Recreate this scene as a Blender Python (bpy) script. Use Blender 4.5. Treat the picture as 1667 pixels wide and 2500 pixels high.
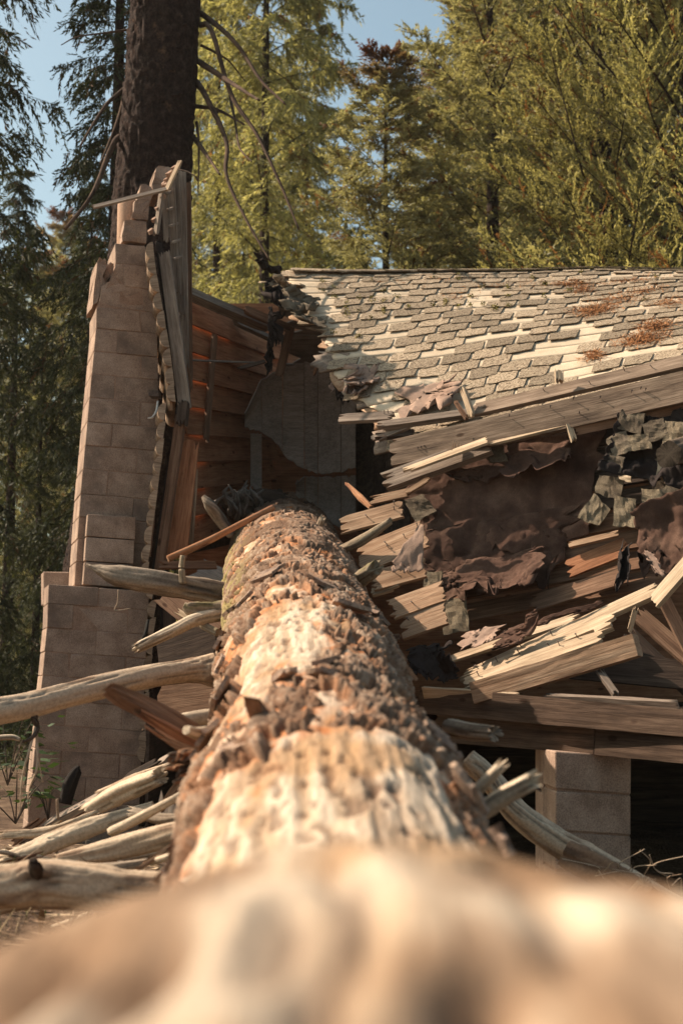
import bpy, bmesh, math, random
import numpy as np
from mathutils import Vector, Matrix, noise as mn

# ------------------------------------------------------------------ camera / light
for o in list(bpy.data.objects): bpy.data.objects.remove(o)
scene = bpy.context.scene
col = scene.collection
F = 3472.0; H0 = 1.22; PITCH = math.radians(7)
CP, SP = math.cos(PITCH), math.sin(PITCH)
cam = bpy.data.cameras.new('camera'); camo = bpy.data.objects.new('camera', cam); col.objects.link(camo)
cam.sensor_fit = 'VERTICAL'; cam.sensor_height = 36; cam.sensor_width = 24; cam.lens = 50
cam.clip_start = 0.05; cam.clip_end = 2000
cam.dof.use_dof = True; cam.dof.focus_distance = 9.5; cam.dof.aperture_fstop = 2.8
camo.location = (0, 0, H0); camo.rotation_euler = (math.pi/2 + PITCH, 0, 0)
scene.camera = camo

SUN_EL = math.radians(43); SUN_BACK = math.radians(19)
S = Vector((-math.cos(SUN_EL)*math.cos(SUN_BACK), math.cos(SUN_EL)*math.sin(SUN_BACK), math.sin(SUN_EL)))
world = bpy.data.worlds.new('World'); scene.world = world; world.use_nodes = True
nt = world.node_tree; nt.nodes.clear()
sky = nt.nodes.new('ShaderNodeTexSky'); sky.sky_type = 'NISHITA'; sky.sun_disc = False
sky.sun_elevation = SUN_EL; sky.sun_rotation = math.radians(270) + SUN_BACK
sky.dust_density = 2.5; sky.air_density = 1.0; sky.ozone_density = 1.0
hs = nt.nodes.new('ShaderNodeHueSaturation'); hs.inputs['Saturation'].default_value = 0.95
tint = nt.nodes.new('ShaderNodeMix'); tint.data_type = 'RGBA'; tint.blend_type = 'MULTIPLY'
tint.inputs[0].default_value = 1.0; tint.inputs[7].default_value = (0.98, 1.03, 0.86, 1)
bg = nt.nodes.new('ShaderNodeBackground'); bg.inputs['Strength'].default_value = 0.11
wo = nt.nodes.new('ShaderNodeOutputWorld')
nt.links.new(sky.outputs[0], hs.inputs['Color']); nt.links.new(hs.outputs[0], tint.inputs[6])
nt.links.new(tint.outputs[2], bg.inputs['Color']); nt.links.new(bg.outputs[0], wo.inputs['Surface'])
sl = bpy.data.lights.new('sun', 'SUN'); sl.energy = 5.0; sl.angle = math.radians(0.53); sl.color = (1.0, 0.83, 0.665)
so = bpy.data.objects.new('sun', sl); col.objects.link(so)
so.rotation_euler = S.to_track_quat('Z', 'Y').to_euler()
vs = scene.view_settings
vs.view_transform = 'Standard'; vs.look = 'None'; vs.gamma = 1.0; vs.exposure = 0.7; vs.use_curve_mapping = False
scene.render.resolution_x = 682; scene.render.resolution_y = 1024
scene.render.engine = 'CYCLES'
scene.cycles.max_bounces = 4; scene.cycles.diffuse_bounces = 3; scene.cycles.transparent_max_bounces = 4

# ------------------------------------------------------------------ helpers
R = random.Random(7)
def P(x, y, d):
    dx = (x-833.5)/F; dy = (1250-y)/F
    t = d/(CP - dy*SP)
    return Vector((dx*t, d, H0 + t*(SP + dy*CP)))
def M(px, d): return px*d/F
def lerp(a, b, t): return a + (b-a)*t
def interp(x, tab):
    xs = [t[0] for t in tab]; ys = [t[1] for t in tab]
    return float(np.interp(x, xs, ys))

def h3(ix, iy, iz, seed=0):
    n = (ix.astype(np.int64)*374761393 + iy.astype(np.int64)*668265263 + iz.astype(np.int64)*2147483647 + seed*1274126177) & 0xffffffff
    n = ((n ^ (n >> 13))*1274126177) & 0xffffffff
    n = ((n ^ (n >> 16))*2246822519) & 0xffffffff
    n = n ^ (n >> 15)
    return (n & 0xffffff)/float(0xffffff)
def vnoise(p, seed=0):
    i = np.floor(p); f = p-i; f = f*f*(3-2*f); i = i.astype(np.int64)
    r = 0
    for a in (0, 1):
        for b in (0, 1):
            for c in (0, 1):
                w = (f[:,0] if a else 1-f[:,0])*(f[:,1] if b else 1-f[:,1])*(f[:,2] if c else 1-f[:,2])
                r = r + w*h3(i[:,0]+a, i[:,1]+b, i[:,2]+c, seed)
    return r
def fbm(p, oct=4, seed=0):
    s = 0; a = 0.5; t = 0
    for o in range(oct):
        s = s + a*vnoise(p*(2.03**o) + o*17.3, seed+o); t += a; a *= 0.5
    return s/t
def cell(p, seed=0):
    i = np.floor(p[:, :2]).astype(np.int64); f = p[:, :2]-i
    F1 = np.full(len(p), 9.0); F2 = np.full(len(p), 9.0); ID = np.zeros(len(p)); OX = np.zeros(len(p)); OY = np.zeros(len(p))
    z = np.zeros(len(p), np.int64)
    for a in (-1, 0, 1):
        for b in (-1, 0, 1):
            cx = h3(i[:,0]+a, i[:,1]+b, z, seed); cy = h3(i[:,0]+a, i[:,1]+b, z+1, seed)
            d = np.hypot(a+cx-f[:,0], b+cy-f[:,1]); idv = h3(i[:,0]+a, i[:,1]+b, z+2, seed)
            m = d < F1
            F2 = np.where(m, F1, np.minimum(F2, d)); ID = np.where(m, idv, ID); OX = np.where(m, a+cx-f[:,0], OX); OY = np.where(m, b+cy-f[:,1], OY); F1 = np.where(m, d, F1)
    cell.off = (OX, OY)
    return F1, F2, ID
def sstep(a, b, x):
    t = np.clip((x-a)/(b-a), 0, 1); return t*t*(3-2*t)

def link(o, parent=None, Mx=None):
    col.objects.link(o)
    Mx = Mx or Matrix.Identity(4)
    if parent is not None:
        o.parent = parent
        w = parent.matrix_basis.copy()
        pp = parent.parent
        while pp is not None:
            w = pp.matrix_basis @ w; pp = pp.parent
        o.matrix_basis = w.inverted() @ Mx
    else:
        o.matrix_basis = Mx
    return o
def newmesh(name, verts, faces, mat, smooth=False):
    me = bpy.data.meshes.new(name)
    me.from_pydata([tuple(v) for v in verts], [], faces); me.update()
    if mat: me.materials.append(mat)
    if smooth: me.polygons.foreach_set('use_smooth', [True]*len(me.polygons))
    return me
def npmesh(name, V, Q, mat, smooth=True, C=None):
    me = bpy.data.meshes.new(name)
    V = np.ascontiguousarray(V, np.float32); Q = np.ascontiguousarray(Q, np.int32)
    k = Q.shape[1]
    me.vertices.add(len(V)); me.vertices.foreach_set('co', V.ravel())
    me.loops.add(Q.size); me.loops.foreach_set('vertex_index', Q.ravel())
    me.polygons.add(len(Q)); me.polygons.foreach_set('loop_start', np.arange(0, Q.size, k, dtype=np.int32))
    me.polygons.foreach_set('loop_total', np.full(len(Q), k, np.int32))
    me.update(calc_edges=True); me.validate()
    if smooth: me.polygons.foreach_set('use_smooth', np.ones(len(me.polygons), bool))
    if C is not None:
        a = me.color_attributes.new('Col', 'FLOAT_COLOR', 'POINT')
        CC = np.ones((len(V), 4), np.float32); CC[:, :3] = C
        a.data.foreach_set('color', CC.ravel())
    if mat: me.materials.append(mat)
    return me
def tag(o, label=None, cat=None, group=None, kind=None):
    if label: o['label'] = label
    if cat: o['category'] = cat
    if group: o['group'] = group
    if kind: o['kind'] = kind
    return o
def thing(name, loc, label, cat, group=None):
    e = bpy.data.objects.new(name, None); e.empty_display_size = 0.1
    col.objects.link(e); e.matrix_basis = Matrix.Translation(Vector(loc))
    return tag(e, label, cat, group)
def grid_faces(nu, nv, wrap=False):
    i, j = np.meshgrid(np.arange(nu-1), np.arange(nv if wrap else nv-1), indexing='ij')
    a = i*nv + j; b = i*nv + (j+1) % nv; c = (i+1)*nv + (j+1) % nv; d = (i+1)*nv + j
    return np.stack([a, b, c, d], -1).reshape(-1, 4)

# ------------------------------------------------------------------ materials
def base_mat(name, rough=0.85, spec=0.25):
    m = bpy.data.materials.new(name); m.use_nodes = True
    b = m.node_tree.nodes['Principled BSDF']
    b.inputs['Roughness'].default_value = rough; b.inputs['Specular IOR Level'].default_value = spec
    return m, m.node_tree, b
def N(t, kind, **kw):
    n = t.nodes.new(kind)
    for k, v in kw.items():
        if k in n.inputs: n.inputs[k].default_value = v
        else: setattr(n, k, v)
    return n
def ramp(t, fac, stops):
    r = t.nodes.new('ShaderNodeValToRGB'); e = r.color_ramp.elements
    while len(e) < len(stops): e.new(0.5)
    for q, (p, c) in zip(e, stops): q.position = p; q.color = (*c, 1)
    t.links.new(fac, r.inputs[0]); return r.outputs[0]
def mixc(t, fac, a, b, mode='MIX'):
    n = t.nodes.new('ShaderNodeMix'); n.data_type = 'RGBA'; n.blend_type = mode
    for sock, v in ((0, fac), (6, a), (7, b)):
        if hasattr(v, 'node'): t.links.new(v, n.inputs[sock])
        else: n.inputs[sock].default_value = v if sock == 0 else (*v, 1)
    return n.outputs[2]
def bump(t, b, h, strength=0.5, dist=0.01):
    n = N(t, 'ShaderNodeBump', Strength=strength, Distance=dist)
    t.links.new(h, n.inputs['Height']); t.links.new(n.outputs[0], b.inputs['Normal'])
def obj_coords(t, scale=(1, 1, 1), rnd=True):
    tc = t.nodes.new('ShaderNodeTexCoord'); mp = t.nodes.new('ShaderNodeMapping')
    mp.inputs['Scale'].default_value = scale
    t.links.new(tc.outputs['Object'], mp.inputs['Vector'])
    if rnd:
        oi = t.nodes.new('ShaderNodeObjectInfo')
        mu = N(t, 'ShaderNodeMath', operation='MULTIPLY'); mu.inputs[1].default_value = 37.0
        t.links.new(oi.outputs['Random'], mu.inputs[0])
        ad = N(t, 'ShaderNodeVectorMath', operation='ADD')
        t.links.new(mp.outputs[0], ad.inputs[0]); t.links.new(mu.outputs[0], ad.inputs[1])
        return ad.outputs[0], oi.outputs['Random']
    return mp.outputs[0], None
def rnd_val(t, c, r, amt):
    """object-wise value variation"""
    hsn = N(t, 'ShaderNodeHueSaturation'); mr = N(t, 'ShaderNodeMapRange')
    mr.inputs['To Min'].default_value = 1-amt; mr.inputs['To Max'].default_value = 1+amt
    t.links.new(r, mr.inputs['Value']); t.links.new(mr.outputs[0], hsn.inputs['Value']); t.links.new(c, hsn.inputs['Color'])
    return hsn.outputs[0]
def wood_mat(name, dark, mid, light, stretch=14, knots=True, var=0.15, b_str=0.6):
    m, t, b = base_mat(name, 0.88, 0.15)
    v, r = obj_coords(t, (1.1, stretch, stretch))
    n1 = N(t, 'ShaderNodeTexNoise', Scale=1.6, Detail=8.0, Roughness=0.65, Distortion=0.35); t.links.new(v, n1.inputs['Vector'])
    v2, _ = obj_coords(t, (2.5, stretch*5, stretch*5))
    n2 = N(t, 'ShaderNodeTexNoise', Scale=2.0, Detail=5.0, Roughness=0.7); t.links.new(v2, n2.inputs['Vector'])
    c = ramp(t, n1.outputs['Fac'], [(0.28, dark), (0.5, mid), (0.72, light)])
    f2 = ramp(t, n2.outputs['Fac'], [(0.36, (0.45, 0.42, 0.4)), (0.56, (1, 1, 1))])
    c = mixc(t, 0.75, c, f2, 'MULTIPLY')
    v3, _ = obj_coords(t, (1, 1, 1))
    n3 = N(t, 'ShaderNodeTexNoise', Scale=5.0, Detail=3.0); t.links.new(v3, n3.inputs['Vector'])
    c = mixc(t, 0.5, c, ramp(t, n3.outputs['Fac'], [(0.3, (0.62, 0.6, 0.58)), (0.65, (1.15, 1.12, 1.1))]), 'MULTIPLY')
    if knots:
        v4, _ = obj_coords(t, (3.2, 7, 7))
        vo = N(t, 'ShaderNodeTexVoronoi', Scale=1.0); t.links.new(v4, vo.inputs['Vector'])
        k = ramp(t, vo.outputs['Distance'], [(0.0, (0.12, 0.08, 0.06)), (0.085, (0.35, 0.26, 0.2)), (0.13, (1, 1, 1))])
        c = mixc(t, 0.85, c, k, 'MULTIPLY')
    c = rnd_val(t, c, r, var)
    t.links.new(c, b.inputs['Base Color'])
    a = N(t, 'ShaderNodeMath', operation='ADD'); t.links.new(n1.outputs['Fac'], a.inputs[0]); t.links.new(n2.outputs['Fac'], a.inputs[1])
    bump(t, b, a.outputs[0], b_str, 0.006)
    return m
def rough_mat(name, stops, scale=8, fine=90, fine_amt=0.5, bstr=0.5, bdist=0.006, rough=0.92, var=0.12, spec=0.15, stain=None):
    m, t, b = base_mat(name, rough, spec)
    v, r = obj_coords(t)
    n1 = N(t, 'ShaderNodeTexNoise', Scale=scale, Detail=6.0, Roughness=0.6); t.links.new(v, n1.inputs['Vector'])
    n2 = N(t, 'ShaderNodeTexNoise', Scale=fine, Detail=3.0, Roughness=0.7); t.links.new(v, n2.inputs['Vector'])
    c = ramp(t, n1.outputs['Fac'], stops)
    c = mixc(t, fine_amt, c, ramp(t, n2.outputs['Fac'], [(0.32, (0.35, 0.33, 0.32)), (0.5, (0.95, 0.95, 0.95)), (0.68, (1.5, 1.48, 1.45))]), 'MULTIPLY')
    if stain:
        n3 = N(t, 'ShaderNodeTexNoise', Scale=stain[0], Detail=6.0, Roughness=0.65); t.links.new(v, n3.inputs['Vector'])
        f = ramp(t, n3.outputs['Fac'], [(stain[1], (0, 0, 0)), (stain[2], (1, 1, 1))])
        c = mixc(t, f, c, stain[3])
    c = rnd_val(t, c, r, var)
    t.links.new(c, b.inputs['Base Color'])
    a = N(t, 'ShaderNodeMath', operation='MULTIPLY_ADD'); t.links.new(n1.outputs['Fac'], a.inputs[0]); a.inputs[1].default_value = 1.2
    t.links.new(n2.outputs['Fac'], a.inputs[2])
    bump(t, b, a.outputs[0], bstr, bdist)
    return m
def attr_mat(name, fine=60, amt=0.4, bstr=0.5, bdist=0.004, rough=0.92, spec=0.12, stretch=(1, 1, 1)):
    m, t, b = base_mat(name, rough, spec)
    at = N(t, 'ShaderNodeVertexColor', layer_name='Col')
    v, r = obj_coords(t, stretch, rnd=False)
    n2 = N(t, 'ShaderNodeTexNoise', Scale=fine, Detail=5.0, Roughness=0.7); t.links.new(v, n2.inputs['Vector'])
    c = mixc(t, amt, at.outputs['Color'], ramp(t, n2.outputs['Fac'], [(0.32, (0.4, 0.37, 0.35)), (0.52, (1, 1, 1)), (0.7, (1.4, 1.38, 1.33))]), 'MULTIPLY')
    t.links.new(c, b.inputs['Base Color'])
    bump(t, b, n2.outputs['Fac'], bstr, bdist)
    return m
def leaf_mat(name, trans=0.35, gain=(1, 1, 1)):
    m, t, b = base_mat(name, 0.6, 0.25)
    at = N(t, 'ShaderNodeVertexColor', layer_name='Col')
    oi = t.nodes.new('ShaderNodeObjectInfo')
    c = mixc(t, 1.0, at.outputs['Color'], gain, 'MULTIPLY')
    c = rnd_val(t, c, oi.outputs['Random'], 0.12)
    t.links.new(c, b.inputs['Base Color'])
    tr = t.nodes.new('ShaderNodeBsdfTranslucent'); t.links.new(mixc(t, 1.0, c, (1.15, 1.12, 0.7), 'MULTIPLY'), tr.inputs['Color'])
    mx = t.nodes.new('ShaderNodeMixShader'); mx.inputs[0].default_value = trans
    out = t.nodes['Material Output']
    t.links.new(b.outputs[0], mx.inputs[1]); t.links.new(tr.outputs[0], mx.inputs[2]); t.links.new(mx.outputs[0], out.inputs['Surface'])
    return m

MT = {}
MT['grey_wood'] = wood_mat('weathered grey wood', (0.12, 0.09, 0.07), (0.27, 0.21, 0.165), (0.40, 0.33, 0.26), knots=False)
MT['fascia'] = wood_mat('weathered fascia wood', (0.085, 0.058, 0.043), (0.195, 0.14, 0.10), (0.31, 0.235, 0.175))
MT['pale_wood'] = wood_mat('pale fresh wood', (0.34, 0.24, 0.155), (0.53, 0.40, 0.27), (0.66, 0.53, 0.38), var=0.12, b_str=0.4)
MT['tan_wood'] = wood_mat('tan sheathing wood', (0.22, 0.125, 0.07), (0.40, 0.255, 0.16), (0.54, 0.385, 0.26))
MT['brown_wood'] = wood_mat('brown framing wood', (0.11, 0.06, 0.038), (0.22, 0.125, 0.078), (0.32, 0.2, 0.13))
MT['red_wood'] = wood_mat('red brown interior planks', (0.22, 0.09, 0.045), (0.40, 0.18, 0.092), (0.50, 0.25, 0.135))
MT['sill_wood'] = wood_mat('dark brown sill timber', (0.042, 0.026, 0.018), (0.09, 0.058, 0.04), (0.15, 0.102, 0.072))
MT['siding'] = wood_mat('half log siding', (0.20, 0.13, 0.085), (0.36, 0.255, 0.175), (0.52, 0.40, 0.29), knots=False)
MT['panel_wood'] = wood_mat('grey painted panelling', (0.23, 0.185, 0.155), (0.31, 0.26, 0.22), (0.37, 0.315, 0.27), knots=False, var=0.06)
MT['dark_wood'] = wood_mat('dark brown wood', (0.035, 0.025, 0.02), (0.08, 0.055, 0.042), (0.14, 0.1, 0.075))  # shared dark wood; also serves as shade inside the crawl space
MT['block'] = rough_mat('concrete block', [(0.3, (0.23, 0.152, 0.11)), (0.5, (0.35, 0.242, 0.178)), (0.7, (0.45, 0.325, 0.245))], 5, 130, 0.6, 0.6, 0.006, var=0.07, stain=(2.6, 0.5, 0.72, (0.16, 0.115, 0.09)))
MT['mortar'] = rough_mat('mortar', [(0.3, (0.26, 0.16, 0.11)), (0.7, (0.40, 0.265, 0.19))], 12, 150, 0.5, 0.5)
MT['flue'] = rough_mat('clay flue tile', [(0.3, (0.42, 0.24, 0.15)), (0.7, (0.55, 0.36, 0.25))], 6, 90, 0.3, 0.3)
MT['shingle'] = rough_mat('weathered asphalt shingle', [(0.3, (0.28, 0.20, 0.13)), (0.5, (0.44, 0.34, 0.235)), (0.7, (0.58, 0.47, 0.335))], 14, 160, 0.85, 0.9, 0.006, var=0.3, stain=(13, 0.5, 0.6, (0.13, 0.09, 0.058)))
MT['under'] = rough_mat('pale unweathered shingle strip', [(0.3, (0.46, 0.36, 0.25)), (0.7, (0.60, 0.49, 0.36))], 7, 160, 0.35, 0.3, 0.003, var=0.05)
MT['shingle_dark'] = rough_mat('dark mossy shingle scrap', [(0.3, (0.07, 0.052, 0.036)), (0.5, (0.13, 0.10, 0.07)), (0.7, (0.22, 0.175, 0.12))], 9, 150, 0.55, 0.8, 0.006, var=0.25)
MT['scrap'] = rough_mat('greenish shingle scrap', [(0.3, (0.14, 0.105, 0.068)), (0.5, (0.23, 0.18, 0.12)), (0.7, (0.33, 0.265, 0.18))], 9, 150, 0.6, 0.9, 0.006, var=0.15)
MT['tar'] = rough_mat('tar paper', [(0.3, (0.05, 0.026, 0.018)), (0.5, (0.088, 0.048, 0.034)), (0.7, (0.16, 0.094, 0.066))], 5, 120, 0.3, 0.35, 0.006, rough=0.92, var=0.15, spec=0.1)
MT['tar_lit'] = rough_mat('sunlit tan roofing felt', [(0.3, (0.21, 0.135, 0.10)), (0.7, (0.35, 0.24, 0.18))], 5, 120, 0.3, 0.35, 0.006, var=0.1)  # paler copy of the tar paper, sunlight mixed into the colour
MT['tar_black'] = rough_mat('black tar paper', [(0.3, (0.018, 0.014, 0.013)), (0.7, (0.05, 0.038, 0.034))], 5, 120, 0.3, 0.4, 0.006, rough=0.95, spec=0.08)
MT['bark_attr'] = attr_mat('fallen trunk bark', 70, 0.45, 0.7, 0.006)
MT['wood_attr'] = attr_mat('bare trunk wood', 60, 0.6, 0.8, 0.008, stretch=(1, .09, .6))
MT['branch'] = attr_mat('weathered branch wood', 70, 0.45, 0.5, 0.004)
MT['leaf_bright'] = leaf_mat('yellow green needles', 0.5)
MT['leaf_fir'] = leaf_mat('olive fir needles', 0.42)
MT['leaf_feather'] = leaf_mat('feathery cedar needles', 0.5)
MT['leaf_shaded'] = leaf_mat('shaded spruce needles', 0.3, (0.6, 0.68, 0.75))  # same spruce, darker bluish tone holds the forest shade
MT['plant'] = leaf_mat('broad green leaves', 0.3)
MT['bark_tree'] = rough_mat('conifer bark', [(0.3, (0.018, 0.010, 0.008)), (0.5, (0.042, 0.025, 0.019)), (0.7, (0.09, 0.056, 0.043))], 14, 60, 0.7, 1.0, 0.03, var=0.1, stain=(4.0, 0.62, 0.72, (0.17, 0.095, 0.055)))
MT['dead_branch'] = rough_mat('dead conifer branch', [(0.3, (0.09, 0.06, 0.042)), (0.7, (0.21, 0.15, 0.105))], 9, 60, 0.5, 0.6, 0.006)
MT['ground'] = rough_mat('forest litter soil', [(0.3, (0.07, 0.042, 0.027)), (0.5, (0.14, 0.09, 0.058)), (0.7, (0.25, 0.175, 0.115))], 3, 40, 0.7, 1.0, 0.03)
MT['litter'] = attr_mat('dry litter', 40, 0.3, 0.2)
MT['metal'] = rough_mat('rusty metal', [(0.3, (0.05, 0.035, 0.03)), (0.7, (0.14, 0.10, 0.08))], 20, 90, 0.4, 0.3, 0.003, rough=0.6)

# ------------------------------------------------------------------ builders
def basis(A, B, nrm):
    A = Vector(A); B = Vector(B); x = (B-A); L = x.length; x.normalize()
    n = Vector(nrm); n = (n - x*n.dot(x)).normalized(); y = n.cross(x)
    m = Matrix((x, y, n)).transposed().to_4x4(); m.translation = A
    return m, L
def plank(name, A, B, w, th, mat, nrm=(0, -1, 0.35), jag=(0.05, 0.05), parent=None, bend=0.0, w2=None, ns=6, nl=9, seed=None, twist=0.0, nails=0):
    rr = random.Random(seed if seed is not None else R.random())
    mx, L = basis(A, B, nrm); w2 = w2 or w
    V = []; q = ns+1
    off = rr.random()*50
    j0 = [rr.random()**1.5*jag[0]*(1.6 if k % 2 else 0.6) for k in range(q)]
    j1 = [rr.random()**1.5*jag[1]*(1.6 if k % 2 else 0.6) for k in range(q)]
    for i in range(nl+1):
        t = i/nl
        ww = lerp(w, w2, t)
        for k in range(q):
            s = k/ns
            x = lerp(j0[k], L-j1[k], t)
            edge = 0.012*w*(mn.noise(Vector((x*6+off, k*3.1, 0)))) if k in (0, ns) else 0
            y = (s-0.5)*ww + edge
            z = bend*4*t*(1-t) + 0.04*th*mn.noise(Vector((x*4, s*6, off)))
            a = twist*(t-0.5)
            z += y*math.sin(a)
            V.append((x, y, z)); V.append((x, y, z-th*(1-0.35*(i in (0, nl))*rr.random())))
    Fc = []
    idx = lambda i, k, b: (i*q+k)*2+b
    for i in range(nl):
        for k in range(ns):
            Fc.append((idx(i, k, 0), idx(i+1, k, 0), idx(i+1, k+1, 0), idx(i, k+1, 0)))
            Fc.append((idx(i, k, 1), idx(i, k+1, 1), idx(i+1, k+1, 1), idx(i+1, k, 1)))
        Fc.append((idx(i, 0, 0), idx(i, 0, 1), idx(i+1, 0, 1), idx(i+1, 0, 0)))
        Fc.append((idx(i, ns, 0), idx(i+1, ns, 0), idx(i+1, ns, 1), idx(i, ns, 1)))
    for k in range(ns):
        Fc.append((idx(0, k, 0), idx(0, k+1, 0), idx(0, k+1, 1), idx(0, k, 1)))
        Fc.append((idx(nl, k, 0), idx(nl, k, 1), idx(nl, k+1, 1), idx(nl, k+1, 0)))
    o = bpy.data.objects.new(name, newmesh(name, V, Fc, mat))
    link(o, parent, mx)
    for _ in range(nails):
        x = rr.uniform(0.08, 0.92)*L; y = rr.uniform(-0.35, 0.35)*w
        nail(mx @ Vector((x, y, 0)), (mx.to_3x3() @ Vector((rr.uniform(-.2, .2), rr.uniform(-.2, .2), 1))).normalized(), o)
    return o
NAIL = None
def nail(p, dirv, parent, L=0.035):
    global NAIL
    if NAIL is None:
        V = []; Fc = []
        for (z, r_) in ((-0.01, 0.0028), (0.9, 0.0028), (0.9, 0.006), (1.0, 0.006)):
            for k in range(6): V.append((r_*math.cos(k*math.pi/3), r_*math.sin(k*math.pi/3), z*0.035))
        for i in range(3):
            for k in range(6): Fc.append((i*6+k, i*6+(k+1) % 6, i*6+6+(k+1) % 6, i*6+6+k))
        Fc.append(tuple(range(18, 24)))
        NAIL = newmesh('nail', V, Fc, MT['metal'])
    o = bpy.data.objects.new('nail', NAIL)
    m = Vector(dirv).to_track_quat('Z', 'Y').to_matrix().to_4x4(); m.translation = p
    return link(o, parent, m)
def pl(name, a, b, wpx, th, mat, **kw):
    """plank between two image points (x, y, depth) with the width in photo pixels"""
    A = P(*a); B = P(*b); d = (a[2]+b[2])/2
    w2 = kw.pop('w2px', None)
    return plank(name, A, B, M(wpx, a[2]), th, mat, w2=M(w2, b[2]) if w2 else M(wpx, a[2]), **kw)

def catmull(pts, n):
    pts = [np.array(p, float) for p in pts]
    pts = [2*pts[0]-pts[1]] + pts + [2*pts[-1]-pts[-2]]
    out = []; m = len(pts)-3
    for i in range(n):
        t = i/(n-1)*m; k = min(int(t), m-1); f = t-k
        a, b, c, d = pts[k:k+4]
        out.append(0.5*((2*b)+(-a+c)*f+(2*a-5*b+4*c-d)*f*f+(-a+3*b-3*c+d)*f**3))
    return np.array(out)
def tube_mesh(name, pts, rad, mat, cols, ns=14, n=None, rough=0.12, seed=0, stretch=0.15, jag=(0.0, 0.0), crack=0.1, kn=11.0):
    """noisy tapered branch: pts world points, rad radius per point"""
    pr = np.array([list(p)+[r] for p, r in zip(pts, rad)])
    L = np.linalg.norm(np.diff(pr[:, :3], axis=0), axis=1).sum()
    n = n or int(max(8, min(160, L/0.012)))
    if ns >= 14: ns = int(ns*1.8)
    c = catmull(pr, n); cen = c[:, :3]; r = np.maximum(c[:, 3], 0.002)
    T = np.gradient(cen, axis=0); T /= np.linalg.norm(T, axis=1)[:, None]
    up = np.array([0, 0, 1.0]); 
    Sx = np.cross(T, up); Sx /= np.maximum(np.linalg.norm(Sx, axis=1), 1e-6)[:, None]
    U = np.cross(Sx, T)
    a = np.linspace(0, 2*np.pi, ns, endpoint=False)
    ca, sa = np.cos(a), np.sin(a)
    s = np.linspace(0, L, n)
    q = np.stack([np.repeat(s[:, None]*kn*stretch, ns, 1), np.repeat(ca[None], n, 0)*1.3, np.repeat(sa[None], n, 0)*1.3], -1).reshape(-1, 3)
    n1 = fbm(q*1.0+seed*7.7, 3, seed); n2 = fbm(q*np.array([1.6, 5, 5])+seed*3.1, 4, seed+9)
    crk = sstep(0.60, 0.66, n2); n1 = n1+.25*(fbm(q*np.array([9, 3, 3])+seed, 3, seed+4)-.5)
    rr = np.repeat(r, ns)*(1+rough*2.6*(n1-0.5)+rough*0.9*(n2-0.5)-crack*crk)
    V = np.repeat(cen, ns, 0) + (np.repeat(Sx, ns, 0)*np.tile(ca, n)[:, None] + np.repeat(U, ns, 0)*np.tile(sa, n)[:, None])*rr[:, None]
    h = h3(np.arange(ns), np.full(ns, seed), np.zeros(ns, int), 5)
    V[:ns] -= T[0]*(h*jag[0])[:, None]; V[-ns:] += T[-1]*(h[::-1]*jag[1])[:, None]
    Q = grid_faces(n, ns, True)
    c0 = np.array(cols[0]); c1 = np.array(cols[1]); c2 = np.array(cols[2] if len(cols) > 2 else cols[0])
    w = sstep(0.3, 0.7, n2)[:, None]; C = c0*(1-w)+c1*w
    w2 = sstep(0.53, 0.66, fbm(q*np.array([2.0, 1, 1])+31+seed, 4, seed+3))[:, None]; C = C*(1-w2)+c2*w2
    C = C*(1-0.55*crk[:, None])
    # caps
    V = np.vstack([V, cen[0]-T[0]*0.0, cen[-1]+T[-1]*0.0]); C = np.vstack([C, c1*0.9, c1*0.9])
    i0 = n*ns; caps = []
    for k in range(ns):
        caps.append((i0, (k+1) % ns, k, k)); caps.append((i0+1, (n-1)*ns+k, (n-1)*ns+(k+1) % ns, (n-1)*ns+(k+1) % ns))
    me = bpy.data.meshes.new(name)
    faces = [tuple(f) for f in Q] + [f[:3] for f in caps]
    me.from_pydata(V.tolist(), [], faces); me.update()
    me.polygons.foreach_set('use_smooth', [True]*len(Q)+[False]*len(caps))
    at = me.color_attributes.new('Col', 'FLOAT_COLOR', 'POINT')
    CC = np.ones((len(V), 4), np.float32); CC[:, :3] = C; at.data.foreach_set('color', CC.ravel())
    me.materials.append(mat)
    return me
GREY_B = ((0.22, 0.17, 0.125), (0.36, 0.285, 0.215), (0.13, 0.095, 0.07))
CREAM_B = ((0.50, 0.39, 0.28), (0.62, 0.50, 0.365), (0.30, 0.21, 0.14))
TAN_B = ((0.43, 0.31, 0.21), (0.56, 0.44, 0.32), (0.27, 0.18, 0.12))
MOSS_B = ((0.22, 0.165, 0.11), (0.34, 0.265, 0.185), (0.17, 0.14, 0.07))
DARK_B = ((0.07, 0.048, 0.035), (0.14, 0.10, 0.075), (0.05, 0.035, 0.026))
RUST_B = ((0.30, 0.13, 0.06), (0.42, 0.24, 0.14), (0.18, 0.08, 0.045))
def br(name, pts, rpx, cols, parent=None, **kw):
    """branch through image points (x,y,d), radius in photo pixels per point"""
    W = [P(*p) for p in pts]; rad = [M(r, p[2]) for r, p in zip(rpx, pts)]
    base = W[0] if parent is None else None
    Mx = Matrix.Translation(W[0])
    me = tube_mesh(name, [w-W[0] for w in W], rad, MT['branch'], cols, seed=R.randrange(999), **kw)
    return link(bpy.data.objects.new(name, me), parent, Mx)

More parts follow.
